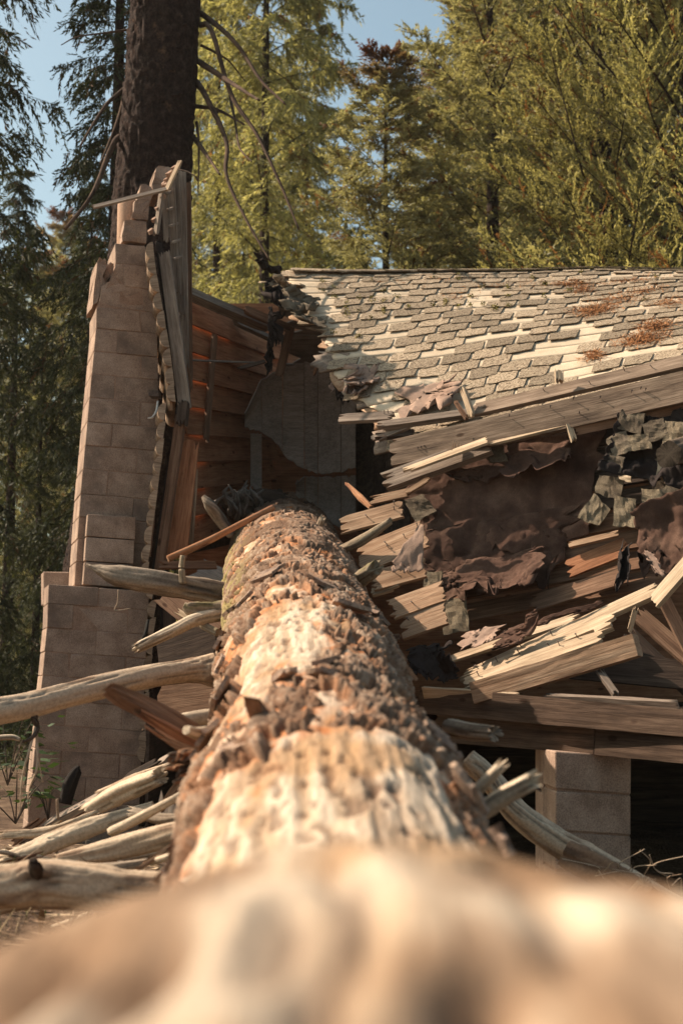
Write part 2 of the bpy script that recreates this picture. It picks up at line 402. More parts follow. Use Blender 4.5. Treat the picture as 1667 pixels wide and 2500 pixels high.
def prism(name, poly, dfun, back, mat, parent=None, bev=0.006, jitter=0.0, rough=0.0):
    """block: front polygon in image points, depth from dfun(x,y), extruded along 'back'"""
    A = [P(x, y, dfun(x, y)) for x, y in poly]
    c = sum(A, Vector())/len(A)
    bm = bmesh.new()
    f = [bm.verts.new(p-c+Vector((R.uniform(-1, 1), R.uniform(-1, 1), R.uniform(-1, 1)))*jitter) for p in A]
    g = [bm.verts.new(v.co+Vector(back)) for v in f]
    n = len(f)
    bm.faces.new(f); bm.faces.new(g[::-1])
    for k in range(n): bm.faces.new((f[k], g[k], g[(k+1) % n], f[(k+1) % n]))
    bmesh.ops.recalc_face_normals(bm, faces=bm.faces)
    if rough:
        bmesh.ops.triangulate(bm, faces=bm.faces[:]); bmesh.ops.subdivide_edges(bm, edges=bm.edges[:], cuts=3)
        for v in bm.verts:
            n_ = mn.noise_vector((v.co+c)*16)+0.5*mn.noise_vector((v.co+c)*37); v.co += n_*rough
    elif bev: bmesh.ops.bevel(bm, geom=bm.edges[:], offset=bev, segments=1, affect='EDGES')
    me = bpy.data.meshes.new(name); bm.to_mesh(me); bm.free(); me.materials.append(mat)
    return link(bpy.data.objects.new(name, me), parent, Matrix.Translation(c))

def sheet(name, corners, mat, nu=30, nv=24, amp=0.04, rag=(0.06, 0.06, 0.06, 0.06), seed=1, parent=None, th=0.004, freq=3.0, curl=(0, 0, 0, 0), smooth=True):
    """ragged wrinkled sheet; corners TL,TR,BR,BL as (x,y,d) image points; curl lifts edges l,r,t,b towards viewer"""
    TL, TR, BR, BL = [np.array(P(*c)) for c in corners]
    u, v = np.meshgrid(np.linspace(0, 1, nu), np.linspace(0, 1, nv), indexing='ij')
    def rg(t, a, s):
        g_ = np.random.default_rng(seed*13+s); kk = 13
        xs = np.sort(np.concatenate([[0, 1], g_.random(kk)])); ys = g_.random(kk+2)**1.5*1.6*a
        r1 = np.interp(t.ravel(), xs, ys)
        p2 = np.stack([t.ravel()*36+s*3.3, np.full(t.size, s*1.7), np.zeros(t.size)], -1)
        return (r1+a*0.12*vnoise(p2, seed+s+5)).reshape(t.shape)
    l, r_, tt, bb = rg(v, rag[0], 1), rg(v, rag[1], 2), rg(u, rag[2], 3), rg(u, rag[3], 4)
    uu = l + (1-r_-l)*u; vv = tt + (1-bb-tt)*v
    U, Vv = uu[..., None], vv[..., None]
    Pm = (TL*(1-U)+TR*U)*(1-Vv) + (BL*(1-U)+BR*U)*Vv
    nrm = np.cross(TR-TL, BL-TL); nrm /= np.linalg.norm(nrm)
    if nrm[1] > 0: nrm = -nrm
    q = Pm.reshape(-1, 3)*freq + seed*5.1
    h = (fbm(q, 4, seed)-0.5)*2*amp + (np.abs(vnoise(q*0.9+9, seed+2)-0.5))*amp*1.4
    h = h + amp*1.6*(np.abs(2*vnoise(q*1.3+3, seed+6)-1)**0.6-.5)*vnoise(q*.7+1, seed+8)+amp*.5*(np.abs(2*vnoise(q*3.1+8, seed+7)-1)**.6-.5)
    h = h + amp*.22*(np.abs(2*vnoise(q*7.3+5, seed+11)-1)**.6-.5)
    h = h.reshape(nu, nv)
    h = h + curl[0]*(1-u)**4 + curl[1]*u**4 + curl[2]*(1-v)**4 + curl[3]*v**4
    Pm = Pm + nrm*h[..., None]
    c = Pm.reshape(-1, 3).mean(0)
    me = npmesh(name, Pm.reshape(-1, 3)-c, grid_faces(nu, nv), mat, smooth)
    o = bpy.data.objects.new(name, me); link(o, parent, Matrix.Translation(Vector(c)))
    if th:
        s = o.modifiers.new('thickness', 'SOLIDIFY'); s.thickness = th; s.offset = -1
    return o

# ------------------------------------------------------------------ ground
def mound(x, y): return 0.42*np.exp(-((x+1.4)/1.5)**2-((y-5.8)/1.7)**2)
def build_ground():
    xs = np.concatenate([np.linspace(-600, -12, 14)[:-1], np.linspace(-12, 12, 161), np.linspace(12, 600, 14)[1:]])
    ys = np.concatenate([np.linspace(-200, 0, 8)[:-1], np.linspace(0, 22, 147), np.linspace(22, 900, 16)[1:]])
    X, Y = np.meshgrid(xs, ys, indexing='ij')
    p = np.stack([X.ravel(), Y.ravel(), np.zeros(X.size)], -1)
    Z = (fbm(p*0.5, 4, 3)-0.5)*0.35 + (fbm(p*4, 3, 8)-0.5)*0.06
    Z = Z*np.clip((np.abs(p[:, 0])+p[:, 1])*0.3, 0, 1)
    Z += -0.30*np.exp(-((p[:, 1]-0.5)/2.0)**2)
    Z += mound(p[:, 0], p[:, 1])
    V = np.stack([p[:, 0], p[:, 1], Z-0.03], -1)
    o = bpy.data.objects.new('ground', npmesh('ground', V, grid_faces(len(xs), len(ys)), MT['ground']))
    link(o); o['kind'] = 'structure'
build_ground()

# ------------------------------------------------------------------ trees
def leaf_mesh(name, pos, dirs, nor, ln, wd, C, mat):
    """rhombic needle-tuft faces"""
    k = len(pos); side = np.cross(dirs, nor); side /= np.maximum(np.linalg.norm(side, axis=1), 1e-6)[:, None]
    V = np.empty((k, 4, 3)); V[:, 0] = pos; V[:, 2] = pos+dirs*ln[:, None]
    mid = pos+dirs*(ln*0.45)[:, None]
    V[:, 1] = mid+side*wd[:, None]; V[:, 3] = mid-side*wd[:, None]
    return npmesh(name, V.reshape(-1, 3), np.arange(k*4).reshape(-1, 4), mat, False, np.repeat(C, 4, 0))
def crown_mesh(name, mat, H, Rad, seed, nb=150, z0=0.06, e0=10, droop=0.45, tip=0.15, nsub=26, nleaf=13, ll=0.13, lw=0.022, hang=0.5, up=0.0, cA=(0.10, 0.12, 0.03), cB=(0.16, 0.17, 0.045), cBrown=0.03, fan=55, sublen=0.34, topcol=None):
    g = np.random.default_rng(seed)
    z = H*(z0+(1-z0)*(np.arange(nb)+g.random(nb))/nb)
    th = np.arange(nb)*2.39996+g.normal(0, 0.35, nb)
    rel = np.clip((H-z)/H, 0.0, 1)
    L = Rad*(0.12+0.88*rel**0.75)*g.uniform(0.62, 1.15, nb)
    el = np.tan(np.radians(e0+g.normal(0, 9, nb)+22*(1-rel)))
    dr = droop*g.uniform(0.6, 1.4, nb)
    # sub branchlets
    t = g.uniform(0.08, 1.0, (nb, nsub))**0.8
    side = np.where(g.random((nb, nsub)) < 0.5, -1, 1)
    def curve(tt):
        x = L[:, None]*tt
        zz = z[:, None]+L[:, None]*(tt*el[:, None]-dr[:, None]*tt**2+tip*tt**3)
        return np.stack([np.cos(th)[:, None]*x, np.sin(th)[:, None]*x, zz], -1)
    p0 = curve(t); p1 = curve(np.minimum(t+0.03, 1.05)); tg = p1-p0; tg /= np.linalg.norm(tg, axis=-1)[..., None]
    hor = np.stack([-np.sin(th), np.cos(th), np.zeros(nb)], -1)[:, None, :]*np.ones((1, nsub, 1))
    fa = np.radians(fan+g.normal(0, 14, (nb, nsub)))[..., None]
    d = tg*np.cos(fa)+hor*np.sin(fa)*side[..., None]
    d[..., 2] += -hang*g.uniform(0.2, 1.3, (nb, nsub))+up*g.uniform(0.4, 1.2, (nb, nsub))
    d += g.normal(0, 0.12, d.shape); d /= np.linalg.norm(d, axis=-1)[..., None]
    sl = (L[:, None]*sublen*(1.15-t)+0.22)*g.uniform(0.6, 1.3, (nb, nsub))
    s = (np.arange(nleaf)[None, None]+g.random((nb, nsub, nleaf)))/nleaf
    pos = p0[:, :, None]+d[:, :, None]*(sl[..., None]*s)[..., None]
    pos[..., 2] -= (hang*0.35*sl[..., None]*s**2)
    ld = d[:, :, None]+g.normal(0, 0.42, pos.shape); ld[..., 2] -= hang*0.35-up*0.3
    ld /= np.linalg.norm(ld, axis=-1)[..., None]
    nor = g.normal(0, 0.6, pos.shape); nor[..., 2] += 0.8
    # colour: per branchlet and per leaf, tips paler
    tone = np.clip(g.normal(0.5, 0.22, (nb, nsub, 1))+g.normal(0, 0.2, (nb, nsub, nleaf))+0.35*(s-0.5), 0, 1.3)[..., None]
    C = np.array(cA)*(1-tone)+np.array(cB)*tone
    brn = (g.random((nb, nsub, 1)) < cBrown)[..., None]
    C = np.where(brn, np.array((0.20, 0.095, 0.04))*np.ones_like(C), C)
    if topcol is not None:
        w = np.clip((pos[..., 2]-H*topcol[0])/(H*0.06), 0, 1)[..., None]; C = C*(1-w)+np.array(topcol[1])*w
    n = nb*nsub*nleaf
    ln = ll*g.uniform(0.6, 1.3, n); wd = lw*g.uniform(0.6, 1.3, n)
    me = leaf_mesh(name, pos.reshape(-1, 3), ld.reshape(-1, 3), nor.reshape(-1, 3), ln, wd, C.reshape(-1, 3), mat)
    # bough wood as slim prisms in the same trunk mesh later
    seg = curve(np.tile(np.linspace(0, 1, 6), (nb, 1)))
    return me, seg, L
def trunk_mesh(name, H, r, seg, L, mat):
    V = []; Fc = []
    ns = 10
    for i in range(13):
        t = i/12; rr = r*(1-t)**0.9+0.01 + (0.35*r*(1-t*12) if i == 0 else 0)
        for k in range(ns):
            a = k*2*math.pi/ns; V.append((rr*math.cos(a)*(1+0.08*math.sin(3*a+i)), rr*math.sin(a), t*H*0.98))
    for i in range(12):
        for k in range(ns): Fc.append((i*ns+k, i*ns+(k+1) % ns, (i+1)*ns+(k+1) % ns, (i+1)*ns+k))
    for b in range(len(seg)):
        o = len(V); w = 0.012+0.009*L[b]
        for i in range(6):
            c = seg[b, i]; q = w*(1-0.85*i/5)
            V += [(c[0]+q, c[1], c[2]-q*.5), (c[0]-q*.5, c[1]+q*.8, c[2]-q*.5), (c[0]-q*.5, c[1]-q*.8, c[2]-q*.5), ]
        for i in range(5):
            for k in range(3): Fc.append((o+i*3+k, o+i*3+(k+1) % 3, o+i*3+3+(k+1) % 3, o+i*3+3+k))
    return newmesh(name, V, Fc, mat, True)
KINDS = {}
def kind(key, **kw):
    r = kw.pop('r'); me, seg, L = crown_mesh('crown', **kw)
    KINDS[key] = (me, trunk_mesh('trunk', kw['H'], r, seg, L, MT['bark_tree']), kw['H'])
def tree(key, x, Y, label, sc=1.0, rot=0.0, group=None, name='conifer_tree', mat=None, sz=None, z=-0.1):
    me, tm, H = KINDS[key]
    e = bpy.data.objects.new(name, None); col.objects.link(e)
    e.matrix_basis = Matrix.Translation(((x-833.5)/F*Y, Y, z)) @ Matrix.Rotation(rot, 4, 'Z') @ Matrix.Diagonal((sc, sc, sz or sc, 1))
    tag(e, label, 'tree', group)
    for n_, m_ in (('trunk', tm), ('crown', me)):
        o = bpy.data.objects.new(n_, m_); col.objects.link(o); o.parent = e
        if n_ == 'crown' and mat:
            o.material_slots[0].link = 'OBJECT'; o.material_slots[0].material = mat
    return e
kind('spruce', mat=MT['leaf_bright'], H=22, Rad=3.4, seed=3, nb=200, e0=4, droop=0.5, nsub=34, nleaf=22, hang=0.75, ll=0.12, lw=0.015, r=0.15, cA=(0.185, 0.18, 0.075), cB=(0.45, 0.415, 0.20))
kind('fir', mat=MT['leaf_fir'], H=16, Rad=3.6, seed=11, nb=180, e0=8, droop=0.25, tip=0.2, nsub=36, nleaf=26, hang=0.12, ll=0.10, lw=0.014, r=0.22, fan=48, cA=(0.20, 0.19, 0.095), cB=(0.47, 0.43, 0.24), topcol=(0.95, (0.16, 0.06, 0.035)), cBrown=0.06)
kind('feather', mat=MT['leaf_feather'], H=15, Rad=3.3, seed=23, nb=200, e0=28, droop=0.3, tip=0.1, nsub=38, nleaf=33, hang=0.0, up=0.35, ll=0.062, lw=0.0105, r=0.2, fan=38, cA=(0.19, 0.18, 0.075), cB=(0.43, 0.385, 0.185), cBrown=0.09)
kind('weeping', mat=MT['leaf_shaded'], H=16, Rad=1.9, seed=31, nb=150, e0=-4, droop=0.5, nsub=28, nleaf=20, hang=0.8, ll=0.09, lw=0.012, r=0.2, cA=(0.05, 0.055, 0.022), cB=(0.13, 0.125, 0.04), sublen=0.4)  # needle tones darkened to stand for shade
GB = 'sunlit conifers behind the cabin'; GL = 'shaded conifers left of the chimney'; GF = 'far conifers in the wood behind'
tree('spruce', 640, 27, 'tall bright yellow-green spruce right behind the big trunk\'s dead branches', 1.0, 0.4, GB)
tree('spruce', 745, 37, 'sunlit drooping spruce above the torn left end of the roof', 0.92, 2.1, GB)
tree('spruce', 520, 31, 'pale green spruce partly hidden by the big dark trunk', 0.95, 4.0, GB)
tree('fir', 945, 22, 'fir with reddish brown tip reaching into the sky gap', 0.71, 1.0, GB)
tree('fir', 1215, 22.5, 'olive green layered fir above the middle of the roof', 0.95, 2.6, GB)
tree('feather', 1500, 20.5, 'feathery yellow-green cedar over the right end of the roof', 1.0, 0.8, GB)
tree('feather', 1720, 19.5, 'feathery cedar cut off by the right edge of the photo', 1.1, 3.3, GB)
tree('feather', 1330, 28, 'yellow-green cedar between the fir and the right-hand cedar', 0.95, 5.0, GB)
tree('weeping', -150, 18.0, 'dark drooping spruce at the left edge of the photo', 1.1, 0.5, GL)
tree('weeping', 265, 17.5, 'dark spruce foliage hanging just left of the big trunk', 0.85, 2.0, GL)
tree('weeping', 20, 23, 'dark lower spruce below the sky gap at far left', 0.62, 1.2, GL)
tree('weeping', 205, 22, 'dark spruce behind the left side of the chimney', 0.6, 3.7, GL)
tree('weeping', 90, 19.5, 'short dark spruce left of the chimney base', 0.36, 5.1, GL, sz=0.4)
tree('fir', 140, 46, 'small distant sunlit fir in the left sky gap', 0.95, 0.9, GL, sz=1.05)
FARL = ['far spruce right behind the big dark trunk', 'far fir between the two tall sunlit spruces', 'low far spruce under the sky gap left of the red-tipped fir', 'far fir showing right of the red-tipped fir', 'far spruce showing behind the olive layered fir', 'far fir behind the middle cedar', 'far spruce behind the feathery right-hand cedar', 'far fir at the right edge behind the cut-off cedar', 'far fir low behind the dark spruces at far left', 'far fir showing just left of the chimney shaft', 'far fir at the very left edge behind the dark spruce', 'nearer pale fir low in the left sky gap', 'far spruce outside the left edge of the sky gap']
for (x, Y, key, sc, rot, lab) in ((1180, 31, 'feather', 1.1, 1.7, 'cedar filling the gap behind the olive layered fir'), (1420, 29, 'feather', 1.15, 2.9, 'cedar standing between the middle and the right-hand cedar'), (1610, 30, 'feather', 1.2, 4.4, 'cedar behind the right-hand cedar near the right edge'),
        (1060, 34, 'spruce', .62, 1.1, 'young spruce right of the red-tipped fir'), (870, 36, 'spruce', .6, 3.0, 'young spruce left of the red-tipped fir'), (590, 42, 'spruce', .9, 5.2, 'spruce filling in behind the big trunk\'s longest dead branch'), (1300, 33, 'fir', 1.2, .3, 'tall fir behind the middle cedar\'s left side')):
    tree(key, x, Y, lab, sc, rot, GB)
k = 0
for (x, Y, key, sc) in ((440, 42, 'spruce', 1), (650, 44, 'fir', 1.3), (860, 41, 'spruce', .66), (1080, 40, 'fir', 1.2), (1260, 38, 'spruce', 1), (1420, 36, 'fir', 1.3), (1600, 34, 'spruce', 1), (1760, 32, 'fir', 1.2), (60, 36, 'fir', 0.78), (250, 34, 'fir', 0.76), (-60, 33, 'fir', .7), (160, 31, 'fir', .66), (-120, 48, 'spruce', .62)):
    tree(key, x, Y, FARL[k], sc, k*1.3, GF, name='far_conifer'); k += 1
# big dark trunk behind the chimney
def big_trunk():
    D = 14.6
    e = thing('conifer_tree', P(330, 1990, D), 'huge dark bark trunk with dead branches behind the block chimney', 'tree')
    st = [(2000, 250, 330), (1500, 275, 262), (1000, 333, 216), (620, 366, 196), (420, 376, 184), (0, 405, 172), (-500, 440, 158), (-1100, 480, 140)]
    st = st[::-1]
    pts = [P(x, y, D) for y, x, w in st]; rad = [M(w, D)/2 for y, x, w in st]
    pr = np.array([list(p)+[r] for p, r in zip(pts, rad)])
    n = 560; c = catmull(pr, n); ns = 140
    a = np.linspace(0, 2*np.pi, ns, endpoint=False)
    s = np.concatenate([[0], np.cumsum(np.linalg.norm(np.diff(c[:, :3], axis=0), axis=1))])
    q = np.stack([np.repeat(a[None]*0.38*9, n, 0), np.repeat(s[:, None]*1.9, ns, 1), np.zeros((n, ns))], -1).reshape(-1, 3)
    q = q*np.array([1.9, 1.5, 1]); w = q.copy(); w[:, :2] += (np.stack([fbm(q*0.8, 3, 4), fbm(q*0.8+50, 3, 5)], -1)-.5)*1.2
    # wrap seam hidden at the back
    F1, F2, ID = cell(w, 3); F1b, F2b, IDb = cell(w*2.7, 8)
    hgt = 0.022*sstep(0.0, 0.25, F2-F1)*(0.4+1.0*ID) + 0.014*sstep(0, 0.3, F2b-F1b)*IDb+0.03*fbm(q*3, 3, 2)
    r = np.repeat(c[:, 3], ns)+hgt-0.03
    ang = np.tile(a+math.pi/2, n)
    V = np.repeat(c[:, :3], ns, 0)+np.stack([np.cos(ang)*r, np.sin(ang)*r, np.zeros(n*ns)], -1)
    L0 = np.array(e.matrix_basis.translation)
    link(bpy.data.objects.new('trunk', npmesh('trunk', V-L0, grid_faces(n, ns, True), MT['bark_tree'])), e, Matrix.Translation(Vector(L0)))
    def dead(pts, r0, r1, d0, d1):
        n_ = len(pts); W = [P(x, y, lerp(d0, d1, i/(n_-1))) for i, (x, y) in enumerate(pts)]
        W[0] = W[0]+Vector((0, 0.1, 0))
        rad = [M(lerp(r0, r1, i/(n_-1)), D) for i in range(n_)]
        me = tube_mesh('dead_branch', [w-W[0] for w in W], rad, MT['branch'], ((0.075, 0.045, 0.03), (0.14, 0.09, 0.06), (0.05, 0.03, 0.022)), ns=8, n=46, rough=0.2, seed=R.randrange(99), kn=20)
        link(bpy.data.objects.new('dead_branch', me), e, Matrix.Translation(W[0]))
    for pts, r0, r1, d1 in (
        ([(488, 22), (540, 70), (585, 117), (638, 197), (697, 255)], 8, 2.5, 13.4), ([(486, 50), (516, 74), (564, 229), (628, 330), (686, 452), (729, 559)], 7.5, 2.2, 13.0),
        ([(482, 140), (532, 181), (580, 212), (633, 245)], 9, 3, 13.2), ([(478, 190), (511, 250), (553, 346), (553, 426), (596, 527), (660, 638)], 8, 2.2, 12.9),
        ([(476, 250), (530, 268), (596, 303)], 6, 2, 14.0), ([(470, 325), (500, 372), (537, 426)], 7, 2.5, 13.6), ([(478, 290), (486, 360), (484, 470)], 4, 1.5, 14),
        ([(488, 100), (530, 130), (560, 150), (600, 200)], 4, 1.5, 15), ([(560, 225), (575, 300), (585, 360), (615, 395)], 4, 1.5, 13.2),
        ([(300, 320), (282, 345), (255, 404), (240, 445), (213, 495), (160, 559)], 9, 4, 13.6), ([(305, 205), (270, 245), (239, 287), (197, 356)], 6, 2.5, 13.8), ([(300, 230), (286, 300), (262, 360), (245, 400)], 5, 2, 14.0),
        ([(330, 60), (260, 80), (190, 90), (150, 110)], 3.5, 1.2, 14.4)):
        dead(pts, r0, r1, 14.6, d1)
    # bark flakes / shelf growths on the trunk
    for x, y, w in ((430, 228, 30), (395, 246, 16), (352, 270, 22), (360, 300, 14), (436, 116, 10), (372, 395, 18), (465, 285, 14), (405, 90, 12), (352, 380, 12), (420, 170, 16), (340, 150, 14), (450, 60, 12)):
        rr_ = interp(y, [(0, 86), (420, 92), (620, 98)])
        ax = interp(y, [(0, 405), (420, 376), (620, 366)])
        off = (x-ax)/rr_; dd = D-M(rr_, D)*math.sqrt(max(0.05, 1-off*off))
        c_ = P(x, y, dd); w_ = M(w, D)
        o = plank('bark_flake', c_+Vector((-w_/2, 0, 0)), c_+Vector((w_/2, 0, 0.01)), w_*0.5, 0.03, MT['bark_tree'], nrm=(R.uniform(-.3, .3), -0.8, 0.5), jag=(w_*.3, w_*.3), parent=e, ns=4, nl=4)
big_trunk()

# ------------------------------------------------------------------ chimney
TH = math.radians(16)
BACK = Vector((-math.sin(TH), math.cos(TH), 0))
def dch(x, y=0, f=0.0): return 12.2+(x-300)*0.001008-f
XL = [(560, 240), (631, 238), (744, 236), (802, 234), (974, 218), (1202, 197), (1424, 182), (1500, 176)]
XR = [(409, 424), (455, 392), (482, 372), (534, 360), (585, 356), (640, 362), (700, 372), (802, 386), (997, 388), (1086, 384), (1202, 374), (1310, 364), (1424, 354), (1500, 350)]
def build_chimney():
    e = thing('chimney', P(230, 2000, 12.25), 'tall broken concrete block chimney with stepped base and crumbled top', 'chimney')
    ys = [1430, 1372, 1316, 1262, 1206, 1145, 1086, 1028, 969, 911, 855, 798, 746, 690, 635, 585]
    def xat(u, y): return lerp(interp(y, XL), interp(y, XR), u)
    def yy(y, x): return y+(x-200)*lerp(0.10, 0.07, min(1, max(0, (y-600)/900)))
    g = 0.75
    for k in range(len(ys)-1):
        yb, yt = ys[k], ys[k+1]
        js = [0, 0.36, 1] if k % 2 == 0 else [0, 0.74, 1]
        if yt == 690: js = [0.1, 0.83, 1]
        if yt == 635: js = [0.28, 0.5, 1]
        if yt == 585: js = [0.36, 1]
        for a, b in zip(js[:-1], js[1:]):
            poly = [(xat(a, yt)+g, yy(yt, xat(a, yt))+g), (xat(b, yt)-g, yy(yt, xat(b, yt))+g), (xat(b, yb)-g, yy(yb, xat(b, yb))-g), (xat(a, yb)+g, yy(yb, xat(a, yb))-g)]
            if yt == 690 and a == 0.1: poly = [(264, 688), (poly[1]), poly[2], (236+3, 743), (246, 722), (250, 700)]
            if yt == 635 and a == 0.28: poly = [(284, 644), poly[1], poly[2], (268, 692), (274, 668), (281, 660)]
            f = R.uniform(-0.006, 0.006)
            prism('block', poly, lambda x, y, f=f: dch(x, y, f), BACK*0.56, MT['block'], e, 0.0045, 0.002, 0.01 if (yt in (690, 635) and a < .3) else 0)
    for poly in ([(305, 536), (358, 540), (357, 592), (300, 587)], [(331, 486), (366, 490), (360, 538), (322, 534), (330, 510)], [(346, 452), (358, 447), (368, 456), (376, 470), (368, 489), (333, 485)],
                 [(382, 411), (388, 405), (410, 408), (418, 412), (408, 450), (394, 470), (378, 468), (370, 450), (376, 436)]):
        prism('block', poly, lambda x, y: dch(x, y), BACK*0.4, MT['block'], e, 0.006, 0.004, 0.012)
    # broken left wall of the shaft, standing up behind the front course
    prism('block', [(237, 640), (243, 630), (252, 634), (257, 628), (263, 648), (252, 672), (256, 690), (246, 716), (238, 742), (225, 742)], lambda x, y: dch(x, y)+0.05, BACK*0.5, MT['block'], e, 0.006, 0.004, 0.016)
    prism('block', [(262, 650), (272, 640), (284, 646), (276, 668), (262, 690), (254, 716), (250, 700)], lambda x, y: dch(x, y)+0.16, BACK*0.2, MT['block'], e, 0.005, 0.004, 0.016)
    # mortar core
    poly = [(interp(y, XL)+2.5, yy(y, 200)) for y in (1430, 1200, 974, 802, 748)]+[(280, 660), (290, 600), (352, 600)]+[(interp(y, XR)-2.5, yy(y, 370)) for y in (700, 802, 997, 1200, 1425)]
    prism('mortar', poly, lambda x, y: dch(x, y)+0.007, BACK*0.545, MT['mortar'], e, 0)
    # clay flue
    ftop = P(307, 498, 12.42); fb = P(300, 640, 12.42)
    V = []; Fc = []; n = 24
    for i, (z, r_) in enumerate(((fb.z, .115), (ftop.z-.03, .115), (ftop.z+.02, .112), (ftop.z+.02, .098), (fb.z, .095))):
        for k in range(n):
            a = k*2*math.pi/n; zz = z+(0.035*mn.noise(Vector((math.cos(a)*2, math.sin(a)*2, 1))) if i in (2, 3) else 0)
            V.append((r_*math.cos(a), r_*math.sin(a), zz-fb.z))
    for i in range(4):
        for k in range(n): Fc.append((i*n+k, i*n+(k+1) % n, (i+1)*n+(k+1) % n, (i+1)*n+k))
    link(bpy.data.objects.new('flue_tile', newmesh('flue_tile', V, Fc, MT['flue'], True)), e, Matrix.Translation(P(316, 640, 12.5)))
    # stepped shoulder
    for (yt, yb) in ((1254, 1310), (1310, 1370), (1370, 1428)):
        l0 = lerp(215, 203, (yt-1254)/174); l1 = lerp(215, 203, (yb-1254)/174)
        prism('block', [(l0, yt+1), (l0+118, yt+9), (l1+120, yb+7), (l1, yb-1)], lambda x, y: dch(x, y, 0.13), BACK*0.12, MT['block'], e, 0.0045, 0.002)
    # lower firebox base
    XLb = [(1424, 119), (1530, 115), (1660, 102), (1897, 78), (2060, 62)]; XRb = [(1424, 366), (1500, 362), (1835, 346), (2060, 338)]
    yb_ = [2070, 2010, 1950, 1889, 1828, 1768, 1708, 1649, 1590, 1531, 1472, 1424]
    for k in range(len(yb_)-1):
        yb, yt = yb_[k], yb_[k+1]
        js = [0, 0.26, 0.80, 1] if k % 2 else [0, 0.5, 1]
        for a, b in zip(js[:-1], js[1:]):
            X = lambda u, y: lerp(interp(y, XLb), interp(y, XRb), u)
            Yf = lambda y, x: y+(x-100)*0.07
            poly = [(X(a, yt)+g, Yf(yt, X(a, yt))+g), (X(b, yt)-g, Yf(yt, X(b, yt))+g), (X(b, yb)-g, Yf(yb, X(b, yb))-g), (X(a, yb)+g, Yf(yb, X(a, yb))-g)]
            f = 0.24+R.uniform(-0.006, 0.006)
            prism('block', poly, lambda x, y, f=f: dch(x, y, f), BACK*0.5, MT['block'], e, 0.0045, 0.002)
    poly = [(interp(y, XLb)+3, y+2) for y in (2070, 1897, 1660, 1530, 1428)]+[(interp(y, XRb)-3, y+18) for y in (1428, 1500, 1835, 2050)]
    prism('mortar', poly, lambda x, y: dch(x, y, 0.233), BACK*0.46, MT['mortar'], e, 0)
    prism('block', [(107, 1395), (170, 1397), (170, 1480), (107, 1476)], lambda x, y: 12.75, BACK*0.25, MT['block'], e, 0.008, 0.003)
build_chimney()
# rusty bracket and bent tin strip on the chimney side
b1 = prism('iron_bracket', [(362, 952), (388, 953), (389, 968), (364, 967)], lambda x, y: 12.12, (0.01, 0.12, 0), MT['metal'], None, 0.003); tag(b1, 'small dark iron bracket sticking out beside the chimney edge', 'bracket')
b2 = br('tin_strip', [(386, 980, 12.1), (383, 1002, 12.05), (374, 1018, 12.0), (361, 1021, 12.0)], (3, 3.5, 3, 1.5), ((0.5, 0.48, 0.45), (0.6, 0.58, 0.54)), ns=6); tag(b2, 'bent pale tin strip hanging beside the chimney edge', 'strip')

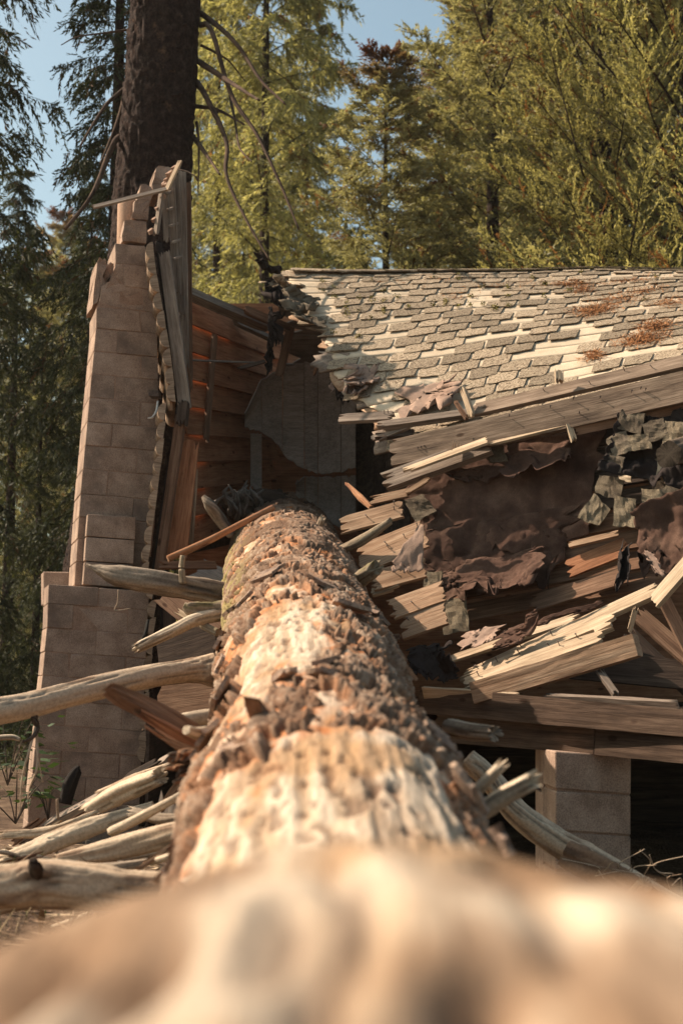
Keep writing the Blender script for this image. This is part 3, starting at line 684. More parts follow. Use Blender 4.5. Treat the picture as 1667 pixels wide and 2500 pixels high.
# ------------------------------------------------------------------ broken cabin side wall next to the chimney
def build_side_wall():
    e = thing('cabin_wall', P(400, 1900, 12.4), 'broken end of the log-sided cabin wall beside the chimney', 'wall')
    def dprofile(x, y, h_px, w_px, d, mat, ln=1.3, ang=0.0):
        # half-log siding board, rounded side to the left, running back from the broken end
        c = P(x, y, d); h = M(h_px, d); w = M(w_px, d); n = 9
        V = []; Fc = []
        for s in range(2):
            for k in range(n):
                a = math.pi/2+math.pi*k/(n-1)
                V.append((math.cos(a)*w-(0.25*s if s else 0)*0, s*ln, math.sin(a)*h/2))
        for k in range(n-1): Fc.append((k, k+1, n+k+1, n+k))
        Fc.append((n-1, 0, n, 2*n-1)); Fc.append(tuple(range(n))[::-1]); Fc.append(tuple(range(n, 2*n)))
        me = newmesh('siding_board', V, Fc, mat, False)
        mx = Matrix.Translation(c) @ Matrix.Rotation(math.radians(9)+R.uniform(-.03, .03), 4, 'Z') @ Matrix.Rotation(ang+R.uniform(-.05, .05), 4, 'Y')
        link(bpy.data.objects.new('siding_board', me), e, mx)
    for x, y in ((376, 612), (380, 648), (387, 690), (395, 735), (403, 780), (411, 826), (418, 872), (424, 918), (427, 958)):
        dprofile(x, y, 47, 21, 11.9, MT['siding'], 1.2, -0.16)
    for x, y in ((404, 1005), (402, 1050), (399, 1092), (394, 1134), (388, 1176), (383, 1218), (377, 1262), (371, 1306), (366, 1350), (362, 1394), (376, 1440), (380, 1486), (378, 1530), (374, 1576), (370, 1622), (366, 1668), (362, 1714), (360, 1760), (358, 1806), (355, 1838)):
        dprofile(x, y, 46, 19, 11.88, MT['siding'], 1.2, 0.12)
    # pale strip at the chimney/siding joint, coloured as the siding's sunlit edge
    for a, b, w in (((402, 880, 11.95), (414, 1005, 11.95), 10),):
        pl('sunlit_siding_edge', a, b, w, 0.03, MT['tan_wood'], parent=e, nrm=(-.7, -.7, .1))
    # black felt layer
    sheet('felt_layer', [(378, 585, 12.06), (398, 590, 12.06), (448, 985, 12.06), (424, 985, 12.06)], MT['tar_black'], 6, 40, 0.02, (.15, .15, .01, .01), 3, e)
    sheet('felt_layer', [(430, 985, 12.03), (446, 985, 12.03), (382, 1410, 12.0), (366, 1410, 12.0)], MT['tar_black'], 6, 40, 0.02, (.15, .15, .01, .01), 4, e)
    sheet('felt_layer', [(388, 1400, 12.05), (404, 1400, 12.05), (432, 1800, 12.0), (400, 1800, 12.0)], MT['tar_black'], 6, 40, 0.03, (.15, .15, .01, .01), 5, e)
    # studs and sheathing boards, tops stepping back into depth
    n1 = (-0.15, -1, 0.05)
    pl('stud', (400, 612, 11.97), (452, 1000, 11.93), 27, 0.045, MT['grey_wood'], parent=e, nrm=n1, w2px=32, jag=(.04, .02), ns=8)
    pl('sheathing_board', (392, 468, 12.0), (378, 574, 11.98), 13, 0.03, MT['grey_wood'], parent=e, nrm=(-.6, -.7, .3), jag=(.02, .03))
    pl('sheathing_board', (402, 458, 12.08), (408, 592, 12.05), 17, 0.03, MT['grey_wood'], parent=e, nrm=n1)
    pl('sheathing_board', (416, 440, 12.2), (432, 720, 12.2), 19, 0.03, MT['grey_wood'], parent=e, nrm=n1)
    pl('sheathing_board', (430, 424, 12.32), (442, 770, 12.32), 19, 0.03, MT['grey_wood'], parent=e, nrm=n1)
    pl('sheathing_board', (444, 414, 12.45), (452, 900, 12.45), 19, 0.03, MT['grey_wood'], parent=e, nrm=n1)
    pl('sheathing_board', (458, 440, 12.6), (462, 960, 12.6), 16, 0.03, MT['brown_wood'], parent=e, nrm=n1)
    for k in range(5):
        y = 470+k*40
        pl('lath', (404+k*5, y, 12.02), (424+k*5, y-8, 12.3), 5, 0.02, MT['grey_wood'], parent=e, nrm=(0, -.3, 1))
    pl('stud', (441, 1010, 11.95), (384, 1412, 11.95), 26, 0.045, MT['brown_wood'], parent=e, nrm=(-.3, -1, .1), w2px=22, jag=(.05, .03), ns=8)
    pl('stud', (448, 975, 11.9), (440, 1040, 11.9), 26, 0.06, MT['dark_wood'], parent=e, nrm=(-.3, -1, .1), jag=(.05, .06))
    pl('wall_board', (464, 1072, 12.15), (430, 1362, 12.1), 46, 0.03, MT['red_wood'], parent=e, nrm=(-.1, -1, 0), jag=(.06, .02), ns=8, w2px=52)
    pl('wall_board', (474, 1145, 12.3), (462, 1330, 12.3), 14, 0.03, MT['tan_wood'], parent=e, nrm=(-.5, -.8, .1))
    pl('wall_board', (410, 1420, 12.0), (424, 1700, 12.0), 30, 0.03, MT['dark_wood'], parent=e, nrm=(0, -1, .1))
    # broken little stack of chinking chips along the top
    for k in range(6):
        x = 366+k*9; y = 560-k*28
        pl('chinking_chip', (x-6, y+5, 12.0), (x+8, y-4, 12.02), 14, 0.04, MT['mortar'], parent=e, nrm=(-.5, -.6, .6), jag=(.02, .02), ns=3, nl=3)
    for k in range(5):
        x = 398+k*6.5; y = 446-k*10
        pl('chinking_chip', (x-5, y+4, 12.05), (x+6, y-4, 12.07), 11, 0.04, MT['mortar'], parent=e, nrm=(-.5, -.6, .6), jag=(.02, .02), ns=3, nl=3)
build_side_wall()
o = pl('loose_lath', (226, 504, 11.7), (416, 457, 11.95), 13, 0.02, MT['grey_wood'], nrm=(-.2, -.9, .5), jag=(.015, .05)); tag(o, 'thin grey lath poking out left across the chimney top', 'board')
o = pl('loose_lath', (404, 466, 11.93), (440, 390, 11.98), 13, 0.02, MT['pale_wood'], nrm=(-.5, -.8, .4), jag=(.02, .04)); tag(o, 'short pale lath pointing up at the very top of the chimney', 'board')
o = br('iron_rod', [(440, 414, 12.1), (460, 420, 12.05), (476, 430, 12.0), (484, 440, 12.0)], (1.8, 1.6, 1.6, 3.5), DARK_B, ns=7); tag(o, 'thin dark rod with a knob beside the top of the broken wall', 'rod')

# ------------------------------------------------------------------ cabin interior
def build_interior():
    e = thing('plank_wall', P(560, 1300, 13), 'red-brown plank interior wall in the shade behind the log', 'wall')
    # quad TL(462,690) TR(700,800) BR(650,1300) BL(450,1330)
    TL, TR = (455, 716), (705, 838); BL, BR = (450, 1330), (660, 1260)
    n = 9; gp = -0.02
    for k in range(n):
        a, b = k/n, (k+1)/n-gp/n*2
        def pt(s, v, d): return P(lerp(lerp(TL[0], BL[0], v), lerp(TR[0], BR[0], v), s), lerp(lerp(TL[1], BL[1], v), lerp(TR[1], BR[1], v), s), d)
        A = (pt(0, a, 12.9)+pt(0, b, 12.9))/2; B = (pt(1, a, 15.2)+pt(1, b, 15.2))/2
        w0 = (pt(0, a, 12.9)-pt(0, b, 12.9)).length; w1 = (pt(1, a, 15.2)-pt(1, b, 15.2)).length
        plank('plank', A, B, w0, 0.022, MT['red_wood'], nrm=(0.75, -0.7, 0.12+0.02*(k % 2)), jag=(.0, .05), parent=e, w2=w1)
    sheet('backing', [(440, 745, 13.5), (716, 860, 15.9), (690, 1300, 15.9), (430, 1360, 13.5)], MT['dark_wood'], 4, 4, 0.0, (0, 0, 0, 0), 3, e, th=.01)  # added dark sheet, stops sun glowing through the plank gaps
    pl('batten', (527, 812, 13.3), (505, 1080, 13.2), 15, 0.03, MT['brown_wood'], parent=e, nrm=(.7, -.7, 0))
    e2 = thing('rafter', P(650, 780, 13.5), 'grey rafters sloping down from the broken wall to the roof', 'rafter')
    pl('beam', (460, 706, 12.7), (660, 792, 13.6), 25, 0.09, MT['grey_wood'], parent=e2, nrm=(.2, -.9, .4))
    pl('beam', (575, 782, 13.8), (670, 826, 14.2), 13, 0.05, MT['grey_wood'], parent=e2, nrm=(.2, -.9, .4))
    e3 = thing('roof_truss', P(690, 900, 13.2), 'bent brown truss piece under the torn left roof edge', 'rafter')
    pl('beam', (596, 752, 13.1), (712, 802, 13.2), 20, 0.05, MT['brown_wood'], parent=e3, nrm=(0, -.9, .2), jag=(.06, .02))
    pl('beam', (710, 796, 13.2), (680, 920, 13.2), 20, 0.05, MT['brown_wood'], parent=e3, nrm=(0, -1, .1), jag=(.02, .05))
    e4 = thing('back_wall', P(800, 1300, 15.2), 'dark red-brown back wall boards deep inside the cabin', 'wall')
    for k in range(17):
        y = 740+k*60
        pl('board', (440, y+30, 15.3), (1900, y+28, 15.3), 62, 0.03, MT['red_wood'], parent=e4, nrm=(0, -1, .05), jag=(0, 0))
    # torn grey panelling, groove by groove
    e5 = thing('torn_panelling', P(720, 1280, 13.9), 'torn grey grooved wall panelling hanging inside the cabin', 'panelling')
    XG = [598, 640, 690, 743, 776, 832, 868]
    def strip(x0, x1, top, bot, nm='panel_board', d0=13.9, mat=None):
        n_ = 14; V = []; Fc = []
        for i in range(n_+1):
            t = i/n_
            for s, x in enumerate([lerp(x0+.8, x1-.8, w_/6) for w_ in range(7)]):
                yt = interp(x, top); yb = interp(x, bot)
                y = lerp(yt, yb, t)+((7*mn.noise(Vector((x*.21, t*9, 2)))+6*mn.noise(Vector((x*.63, t*9, 5)))) if i in (0, n_) else 0)
                d = d0-0.25*((x-720)/150)**2+0.12*math.sin(t*2.6)
                V.append(P(x, y, d))
        c = V[0].copy()
        V = [v-c for v in V]
        for i in range(n_):
            for s in range(6): Fc.append((i*7+s, i*7+s+1, i*7+8+s, i*7+7+s))
        o = bpy.data.objects.new(nm, newmesh(nm, V, Fc, mat or MT['panel_wood'])); link(o, e5, Matrix.Translation(c))
        m_ = o.modifiers.new('thickness', 'SOLIDIFY'); m_.thickness = 0.01; m_.offset = 1
    top = [(598, 1010), (640, 925), (690, 900), (743, 884), (868, 890)]
    bot = [(598, 1040), (640, 1055), (680, 1085), (700, 1120), (745, 1145), (780, 1158), (830, 1152), (868, 1140)]
    for a, b in zip(XG[:-1], XG[1:]): strip(a, b, top, bot)
    top2 = [(722, 1180), (745, 1164), (780, 1166), (868, 1162)]; bot2 = [(722, 1215), (750, 1260), (868, 1300)]
    for a, b in zip((722, 745, 776, 832), (745, 776, 832, 868)): strip(a, b, top2, bot2)
    for a, b in zip((868, 912, 940, 968), (912, 940, 968, 1000)): strip(a, b, [(860, 900), (1010, 940)], [(860, 1300), (1010, 1300)], d0=14.2, mat=MT['dark_wood'])
    strip(612, 640, [(600, 1060), (650, 1060)], [(600, 1180), (650, 1205)])
    # thin rod across
build_interior()
o = br('iron_rod', [(455, 879, 12.7), (560, 883, 13.0), (645, 885, 13.2)], (3, 2.6, 2), ((0.2, .17, .15), (.28, .24, .2)), ns=7); tag(o, 'thin grey rod stretched across the dark cabin interior', 'rod')
o = pl('splinter', (578, 900, 12.9), (648, 880, 13.0), 9, 0.02, MT['dark_wood'], jag=(.1, .02)); tag(o, 'dark splintered stick at the end of the thin rod', 'splinter')

# cabin floor and closing surfaces
def build_floor():
    e = thing('cabin_floor', (1.0, 11.5, 1.05), 'dark wooden cabin floor under the fallen roof and log', 'floor')
    for k in range(11):
        y0 = 7.3+k*0.7
        xl = max(-1.35, 0.55-(y0-8.6)*0.62) if y0 > 8.5 else 0.5+(8.6-y0)*0.9
        plank('floor_board', (xl, y0+.33, 1.1), (4.6, y0+.33, 1.02), 0.68, 0.05, MT['dark_wood'], nrm=(0, 0, 1), parent=e, jag=(.1, .0))
    b = thing('crawl_shade_boards', (2, 13.5, 0), 'dark boards closing the back of the crawl space', 'wall')
    for k in range(5): plank('board', (-1.6, 13.6, -.05+k*.25), (5, 13.6, -.05+k*.25), .25, .03, MT['dark_wood'], nrm=(0, -1, 0), parent=b, jag=(0, 0))  # added boards, they block light so the crawl space stays dark
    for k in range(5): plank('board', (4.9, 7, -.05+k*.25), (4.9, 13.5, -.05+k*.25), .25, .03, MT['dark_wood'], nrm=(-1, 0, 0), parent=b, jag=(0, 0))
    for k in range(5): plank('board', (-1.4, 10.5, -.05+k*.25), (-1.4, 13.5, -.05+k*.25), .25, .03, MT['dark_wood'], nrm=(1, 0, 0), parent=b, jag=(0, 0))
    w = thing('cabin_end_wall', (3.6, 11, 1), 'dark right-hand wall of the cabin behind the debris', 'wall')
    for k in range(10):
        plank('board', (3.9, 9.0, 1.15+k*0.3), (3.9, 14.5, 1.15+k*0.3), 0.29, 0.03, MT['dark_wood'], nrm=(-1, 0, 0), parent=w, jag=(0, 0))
build_floor()

# ------------------------------------------------------------------ roof
def bz(a, c, b, t): return a*(1-t)**2+c*2*t*(1-t)+b*t*t
def SR(u, v):
    T = P(610+1140*u, 664-9*u, 13.5-0.9*u)
    B = P(600+1150*u, 1180-265*u, 11.55-1.85*u)
    # ridge sags a touch at the left, mid control point keeps the upper slope flatter
    Cc = Vector((lerp(T.x, B.x, .5), lerp(T.y, B.y, .56), lerp(T.z, B.z, .40)))
    p = bz(T, Cc, B, v)
    p.z += 0.03*mn.noise(Vector((u*5, v*4, 3.1)))
    return p
def px(p):
    q = p-Vector((0, 0, H0)); zc = q.y*CP+q.z*SP; yc = -q.y*SP+q.z*CP
    return 833.5+q.x/zc*F, 1250-yc/zc*F
TORN = [(640, 690), (700, 722), (745, 742), (777, 735), (811, 800), (882, 818), (930, 838), (961, 862), (990, 905), (1022, 938), (1060, 950), (1120, 960)]
def frame(u, v):
    p = SR(u, v); du = (SR(u+0.01, v)-SR(u-0.01, v)).normalized(); dv = (SR(u, v+0.01)-SR(u, v-0.01)).normalized()
    n = dv.cross(du).normalized() if dv.cross(du).z > 0 else du.cross(dv).normalized()
    return p, du, dv, n
def build_roof():
    e = thing('shingle_roof', P(1300, 960, 11), 'sagging cabin roof of weathered grey-tan asphalt shingles', 'roof')
    rr = random.Random(5)
    # tab variants
    tabs = []
    for s in range(9):
        nx, ny = 7, 3; V = []; Fc = []
        for j in range(ny):
            for i in range(nx):
                x = i/(nx-1)-.5; y = j/(ny-1)
                yy = y
                if j == ny-1: yy += 0.10*mn.noise(Vector((i*.9, s*5.1, 0)))-0.05*(abs(x)*2)**4
                xx = x*(1-0.04*y)+(0.03*mn.noise(Vector((j*2.1, s*3.3, x*4))) if i in (0, nx-1) else 0)
                z = 0.10*y+0.04*mn.noise(Vector((i*.7, j*.7, s*2.2)))*y
                V.append((xx, yy, z)); V.append((xx, yy, z-0.075))
        id_ = lambda i, j, b: (j*nx+i)*2+b
        for j in range(ny-1):
            for i in range(nx-1): Fc.append((id_(i, j, 0), id_(i, j+1, 0), id_(i+1, j+1, 0), id_(i+1, j, 0)))
            Fc.append((id_(0, j, 0), id_(0, j, 1), id_(0, j+1, 1), id_(0, j+1, 0))); Fc.append((id_(nx-1, j, 0), id_(nx-1, j+1, 0), id_(nx-1, j+1, 1), id_(nx-1, j, 1)))
        for i in range(nx-1): Fc.append((id_(i, ny-1, 0), id_(i, ny-1, 1), id_(i+1, ny-1, 1), id_(i+1, ny-1, 0)))
        tabs.append(newmesh('shingle', V, Fc, MT['shingle']))
    NR, NC = 22, 15
    for r_ in range(NR):
        v0 = 0.015+0.98*r_/NR
        for c in range(-1, NC+1):
            u = (c+0.5+(0.5 if r_ % 2 else 0)+0.1*(r_ % 3))/NC
            if u < -0.02 or u > 1.04: continue
            p, du, dv, n = frame(u, v0)
            x, y = px(p); lim = interp(y, TORN)
            if x < lim+8: continue
            near = x < lim+90
            if rr.random() < (0.36 if near else (0.15 if v0 > 0.3 else 0.06)): continue
            w = (SR(u+0.5/NC, v0)-SR(u-0.5/NC, v0)).length*(0.90+rr.uniform(-.03, .02))
            h = (SR(u, min(1.02, v0+1.0/NR))-SR(u, v0)).length*1.12
            rot = rr.gauss(0, 0.022 if not near else 0.09)
            X = (du*math.cos(rot)+dv*math.sin(rot)).normalized(); Yv = n.cross(X)*-1
            if Yv.dot(dv) < 0: Yv = -Yv
            lift = rr.uniform(0.7, 1.5)*(2.2 if near and rr.random() < .4 else 1)
            mx = Matrix((X*w, Yv*h, n*0.075*lift)).transposed().to_4x4(); mx.translation = p+n*0.012+dv*h*rr.choice((0, 0, 0, .08, -.06, .22 if near else .05))
            link(bpy.data.objects.new('shingle', rr.choice(tabs)), e, mx)
    # ridge caps
    for c in range(-1, NC*1):
        u = (c+0.85)/NC*1.02
        if u < 0.07: continue
        p, du, dv, n = frame(min(u, 1.03), 0.012)
        mx = Matrix((du*0.34, dv*0.17, Vector((0, -.3, 1)).normalized()*0.16)).transposed().to_4x4(); mx.translation = p-dv*0.07+Vector((0, 0, .012))
        link(bpy.data.objects.new('ridge_cap', rr.choice(tabs)), e, mx)
    # under layer: pale courses, torn at the left
    def strip(name, v0, v1, left, off, th, mat, jagamp, n=60, uend=1.04):
        us = []
        V = []; m = 5
        for j in range(m):
            v = lerp(v0, v1, j/(m-1))
            # find left u
            lo, hi = 0.0, 0.6
            for _ in range(24):
                md = (lo+hi)/2; x, y = px(SR(md, v))
                if x < interp(y, TORN)+left: lo = md
                else: hi = md
            lo += jagamp*(mn.noise(Vector((v*40, left*.1, 1)))+0.6*mn.noise(Vector((v*140, left*.1, 4))))
            for i in range(n):
                u = lerp(lo, uend, (i/(n-1)))
                p, du, dv, nn = frame(u, v); V.append(p+nn*off)
        c = V[0].copy(); Fc = []
        for j in range(m-1):
            for i in range(n-1): Fc.append((j*n+i, (j+1)*n+i, (j+1)*n+i+1, j*n+i+1))
        o = bpy.data.objects.new(name, newmesh(name, [x-c for x in V], Fc, mat, True)); link(o, e, Matrix.Translation(c))
        s = o.modifiers.new('thickness', 'SOLIDIFY'); s.thickness = th; s.offset = -1
        return o
    for k in range(NR):
        strip('under_course', 0.0+k/NR, (k+1)/NR-0.002, -8+rr.uniform(-8, 14), 0.003+0.002*(k % 2), 0.005, MT['under'], 0.012)
    for k in range(11):
        strip('roof_board', k/11, (k+1)/11-0.008, -22+rr.uniform(-26, 14), -0.012, 0.022, MT['tan_wood'] if k % 2 else MT['grey_wood'], 0.02)
    for u in (0.40, 0.52, 0.70, 0.88):
        A = SR(u, 0.0)+Vector((0, .02, -.09)); B = SR(u, .97)+Vector((0, .02, -.07)); mid = SR(u, .5)+Vector((0, .02, -.10))
        plank('rafter', A, B, 0.045, 0.12, MT['brown_wood'], nrm=(0, -.5, .8), parent=e, bend=(mid-(A+B)/2).dot(Vector((0, -.5, .8)).normalized()))
    # back slope
    for k in range(8):
        z = k*0.42
        a, b = SR(0.06, 0), SR(1.04, 0)
        dn = Vector((0, 0.86, -0.5)).normalized()
        plank('roof_board', a+dn*(z+.2)+Vector((0, 0, -.03)), b+dn*(z+.2)+Vector((0, 0, -.03)), 0.41, 0.02, MT['grey_wood'], nrm=(0, .5, .86), parent=e, jag=(.15, .05))
    # torn felt on the lower left of the slope
    return e
ROOF = build_roof()
def felt(name, uv, seed, mat, amp=0.02, off=0.03, rag=(.1, .1, .1, .1), curl=(0, 0, 0, 0)):
    (u0, v0), (u1, v1) = uv
    c = []
    for u, v in ((u0, v0), (u1, v0), (u1, v1), (u0, v1)):
        p, du, dv, n = frame(u, v); q = p+n*off; x, y = px(q); c.append((x, y, q.y))
    return sheet(name, c, mat, 26, 20, amp, rag, seed, ROOF, curl=curl)
def inv(x, y):
    lo = (0.0, 0.0); best = (1e9, .5, .5)
    for i in range(41):
        for j in range(41):
            u, v = i/40*1.05, j/40
            a, b = px(SR(u, v)); d = (a-x)**2+(b-y)**2
            if d < best[0]: best = (d, u, v)
    return best[1], best[2]
def felt_px(x0, y0, x1, y1, seed, mat, **kw):
    return felt('torn_felt', (inv(x0, y0), inv(x1, y1)), seed, mat, **kw)
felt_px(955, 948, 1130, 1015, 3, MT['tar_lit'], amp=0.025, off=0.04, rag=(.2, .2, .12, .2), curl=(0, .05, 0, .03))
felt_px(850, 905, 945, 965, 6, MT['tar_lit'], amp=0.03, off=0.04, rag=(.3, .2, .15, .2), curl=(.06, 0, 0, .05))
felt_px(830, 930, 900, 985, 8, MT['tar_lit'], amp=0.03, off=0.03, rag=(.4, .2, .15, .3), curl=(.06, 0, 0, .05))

# needle litter and moss on the roof
def litter_on_roof():
    g = np.random.default_rng(4)
    def build(name, spots, ln, wd, C, label, cat, flat=0.35, mat=MT['litter']):
        pos = []; nor = []; 
        for (x, y, rx, ry, n) in spots:
            uc, vc = inv(x, y)
            for _ in range(n):
                a, b = g.normal(0, .42, 2)
                u = uc+a*rx; v = vc+b*ry+a*rx*0.05
                if v < 0.0 or v > 1 or u > 1.06: continue
                p, du, dv, nn = frame(u, v)
                pos.append(p+nn*(0.016+0.014*abs(g.normal()))); nor.append(nn)
        pos = np.array(pos); nor = np.array(nor); k = len(pos)
        d = g.normal(0, 1, (k, 3)); d -= nor*((d*nor).sum(1)[:, None])*(1-flat); d /= np.linalg.norm(d, axis=1)[:, None]
        nn = nor+g.normal(0, .4, (k, 3))
        c = np.array(C[0])*(1-g.random((k, 1)))+np.array(C[1])*g.random((k, 1))
        me = leaf_mesh(name, pos, d, nn, ln*g.uniform(.6, 1.4, k), wd*g.uniform(.7, 1.3, k), c, mat)
        o = link(bpy.data.objects.new(name, me)); tag(o, label, cat, kind='stuff')
    build('needle_litter', [(1420, 715, .03, .05, 260), (1450, 760, .055, .06, 900), (1400, 700, .05, .02, 300), (1500, 735, .07, .05, 260), (1560, 715, .06, .03, 220), (1590, 805, .045, .04, 600), (1560, 830, .06, .05, 900), (1450, 870, .025, .03, 300), (1530, 690, .1, .02, 200), (1300, 700, .2, .04, 160), (1130, 730, .05, .03, 60), (1640, 745, .05, .05, 260), (1000, 690, .2, .03, 60)], 0.05, 0.003, ((0.20, 0.075, 0.028), (0.42, 0.20, 0.085)), 'rust-brown pine needle litter lying on the shingle roof', 'needles')
    sp = [(g.uniform(760, 1620), g.uniform(665, 760), .008, .012, 30) for _ in range(34)]+[(g.uniform(800, 1000), g.uniform(690, 830), .008, .01, 20) for _ in range(14)]
    build('moss', sp, 0.02, 0.006, ((0.09, 0.075, 0.015), (0.2, 0.16, 0.03)), 'small tufts of olive moss between the roof shingles', 'moss', 0.8)
litter_on_roof()
# twisted shingle bump on the ridge
o = prism('shingle_scrap', [(1352, 660), (1362, 655), (1380, 657), (1385, 664), (1360, 665)], lambda x, y: 12.85, (0, .15, 0), MT['shingle_dark'], None, .004); tag(o, 'small dark scrap standing up on the roof ridge', 'shingle')

# ragged dark felt and shingles at the torn left end of the roof
def torn_end():
    e = thing('torn_roof_end', P(700, 760, 13), 'ragged black felt and curled shingles at the torn left roof end', 'roofing')
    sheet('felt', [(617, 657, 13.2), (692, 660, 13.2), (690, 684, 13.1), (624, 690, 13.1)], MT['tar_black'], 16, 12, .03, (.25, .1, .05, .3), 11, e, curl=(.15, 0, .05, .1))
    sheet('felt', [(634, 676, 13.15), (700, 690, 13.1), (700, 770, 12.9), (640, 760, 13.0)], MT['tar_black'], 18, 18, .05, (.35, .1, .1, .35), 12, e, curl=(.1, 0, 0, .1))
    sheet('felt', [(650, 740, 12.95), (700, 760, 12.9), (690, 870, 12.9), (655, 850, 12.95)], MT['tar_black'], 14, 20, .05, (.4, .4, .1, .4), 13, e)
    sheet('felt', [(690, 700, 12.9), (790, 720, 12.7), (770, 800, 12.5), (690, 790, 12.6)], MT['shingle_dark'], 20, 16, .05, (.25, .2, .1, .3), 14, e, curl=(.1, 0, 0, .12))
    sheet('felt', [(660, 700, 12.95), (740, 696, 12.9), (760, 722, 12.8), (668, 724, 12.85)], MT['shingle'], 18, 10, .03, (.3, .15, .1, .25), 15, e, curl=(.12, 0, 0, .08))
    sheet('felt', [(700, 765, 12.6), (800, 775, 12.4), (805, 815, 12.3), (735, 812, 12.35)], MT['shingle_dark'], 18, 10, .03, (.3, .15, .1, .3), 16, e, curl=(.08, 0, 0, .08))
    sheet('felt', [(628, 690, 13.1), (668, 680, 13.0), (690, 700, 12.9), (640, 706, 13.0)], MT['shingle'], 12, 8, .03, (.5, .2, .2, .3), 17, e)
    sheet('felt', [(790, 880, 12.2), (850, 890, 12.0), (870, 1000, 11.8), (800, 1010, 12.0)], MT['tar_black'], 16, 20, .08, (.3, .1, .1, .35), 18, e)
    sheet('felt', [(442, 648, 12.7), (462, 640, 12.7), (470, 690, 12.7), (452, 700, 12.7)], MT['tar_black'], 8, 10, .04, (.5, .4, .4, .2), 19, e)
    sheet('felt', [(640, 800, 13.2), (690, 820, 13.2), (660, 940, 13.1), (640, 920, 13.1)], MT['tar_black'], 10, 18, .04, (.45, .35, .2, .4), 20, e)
torn_end()

# ------------------------------------------------------------------ eave beams and boards
def dE(x): return 10.85-(x-950)/717*1.15
UPF = (-0.05, -0.97, 0.2)
e = thing('eave_beam', P(1300, 1040, dE(1300)), 'long weathered eave beam running up to the right under the shingles', 'beam')
a = (948, 1106, dE(948)-.12); b = (1720, 930, dE(1720)-.12)
o = pl('beam', a, b, 68, 0.05, MT['fascia'], parent=e, nrm=UPF, jag=(.05, .0), ns=12, nl=30, bend=-0.02, w2px=84)
for x, y in ((1155, 1075), (1242, 1017), (1342, 995), (1398, 975), (1463, 972), (1540, 958), (1562, 950), (1574, 953), (1412, 1010)):
    nail(P(x, y, dE(x)-.13), Vector(UPF).normalized(), o, .035)
for q in range(4): nail(P(1016+8*q, 1092-2*q, dE(1016)-.13), (Vector(UPF)+Vector((.3, 0, -.4))).normalized(), o)
o = pl('board', (1150, 1000, dE(1150)+.02), (1720, 868, dE(1720)+.02), 46, 0.035, MT['fascia'], nrm=(-.1, -.75, .62), jag=(.12, 0), ns=8, nl=20, nails=4); tag(o, 'second weathered board nailed along the shingle edge above the eave beam', 'board')
DEB = []
def deb(name, a, b, w, th, mat, label, cat='board', **kw):
    o = pl(name, a, b, w, th, MT[mat], **kw); tag(o, label, cat); return o
deb('board', (918, 1036, 10.95), (1150, 1003, 10.7), 22, .05, 'grey_wood', 'grey splintered board just above the left end of the eave beam', jag=(.12, .02), ns=8, nrm=(0, -.8, .6))
deb('board', (824, 1020, 11.2), (962, 1012, 11.0), 32, .03, 'grey_wood', 'pale grey plank jutting left over the dark cabin opening', jag=(.06, .04), ns=7, nrm=(-.1, -.75, .65), nails=2)
deb('splinter', (905, 1072, 11.0), (1000, 1032, 10.9), 26, .03, 'grey_wood', 'long splinter pointing left below the jutting grey plank', jag=(.2, .02), ns=7, nrm=(-.1, -.8, .5))
deb('splinter', (915, 1060, 10.98), (1010, 1055, 10.9), 20, .04, 'dark_wood', 'dark splinter behind the left end of the eave beam', jag=(.12, .02), nrm=(-.1, -.8, .5))
deb('splinter', (758, 892, 12.2), (825, 876, 12.1), 9, .02, 'grey_wood', 'thin pale splinter sticking out of the torn roof edge', jag=(.08, .02))
deb('splinter', (774, 864, 12.2), (850, 868, 12.0), 18, .02, 'grey_wood', 'broad pale roof splinter above the thin one', jag=(.08, .02))
deb('splinter', (763, 917, 12.2), (778, 884, 12.1), 7, .02, 'brown_wood', 'tiny brown splinter hanging below the torn roof edge', 'splinter')
deb('board', (930, 1175, 10.6), (1195, 1080, 10.35), 52, .06, 'grey_wood', 'thick splintered board below the eave beam with a broken left end', jag=(.10, .03), ns=9, nl=14, nrm=(-.1, -.85, .5))
deb('board', (982, 1149, 10.45), (1190, 1072, 10.25), 26, .02, 'pale_wood', 'bright split plank lying on the thick splintered board', jag=(.15, .02), ns=6, nrm=(-.2, -.6, .8), w2px=32)
deb('board', (1190, 1082, 10.3), (1400, 1030, 10.0), 16, .02, 'pale_wood', 'narrow bright board edge under the middle of the eave beam', jag=(.04, .04), nrm=(-.2, -.6, .8))
deb('board', (900, 1222, 10.55), (1000, 1200, 10.4), 22, .03, 'tan_wood', 'short tan board end above the square sheathing plank', jag=(.07, .03), ns=6)
deb('stick', (985, 1205, 10.4), (1050, 1165, 10.3), 12, .03, 'tan_wood', 'small tan stick end under the splintered board', 'stick')
deb('upright_stick', (1150, 1018, 10.45), (1125, 946, 10.55), 16, .03, 'pale_wood', 'pale upright stub standing on the eave beam', 'board', nrm=(-.8, -.6, .1))
deb('upright_stick', (1140, 1022, 10.5), (1110, 976, 10.6), 9, .03, 'brown_wood', 'dark brown upright stub left of the pale one on the eave beam', 'board')
deb('wood_block', (1366, 930, 10.05), (1364, 898, 10.1), 20, .05, 'pale_wood', 'small square wood block on the shingle edge', 'board')
deb('wood_block', (1110, 1105, 10.35), (1115, 1075, 10.4), 20, .04, 'tan_wood', 'small tan block wedged under the eave beam', 'board')
deb('wood_block', (1402, 1075, 9.95), (1388, 1034, 10.0), 14, .04, 'pale_wood', 'splintered pale block hanging below the eave beam', 'board', jag=(.03, .0))
deb('board', (1395, 1050, 10.0), (1700, 985, 9.6), 30, .03, 'brown_wood', 'shaded brown board under the right part of the eave beam', nrm=(0, -.9, -.2))

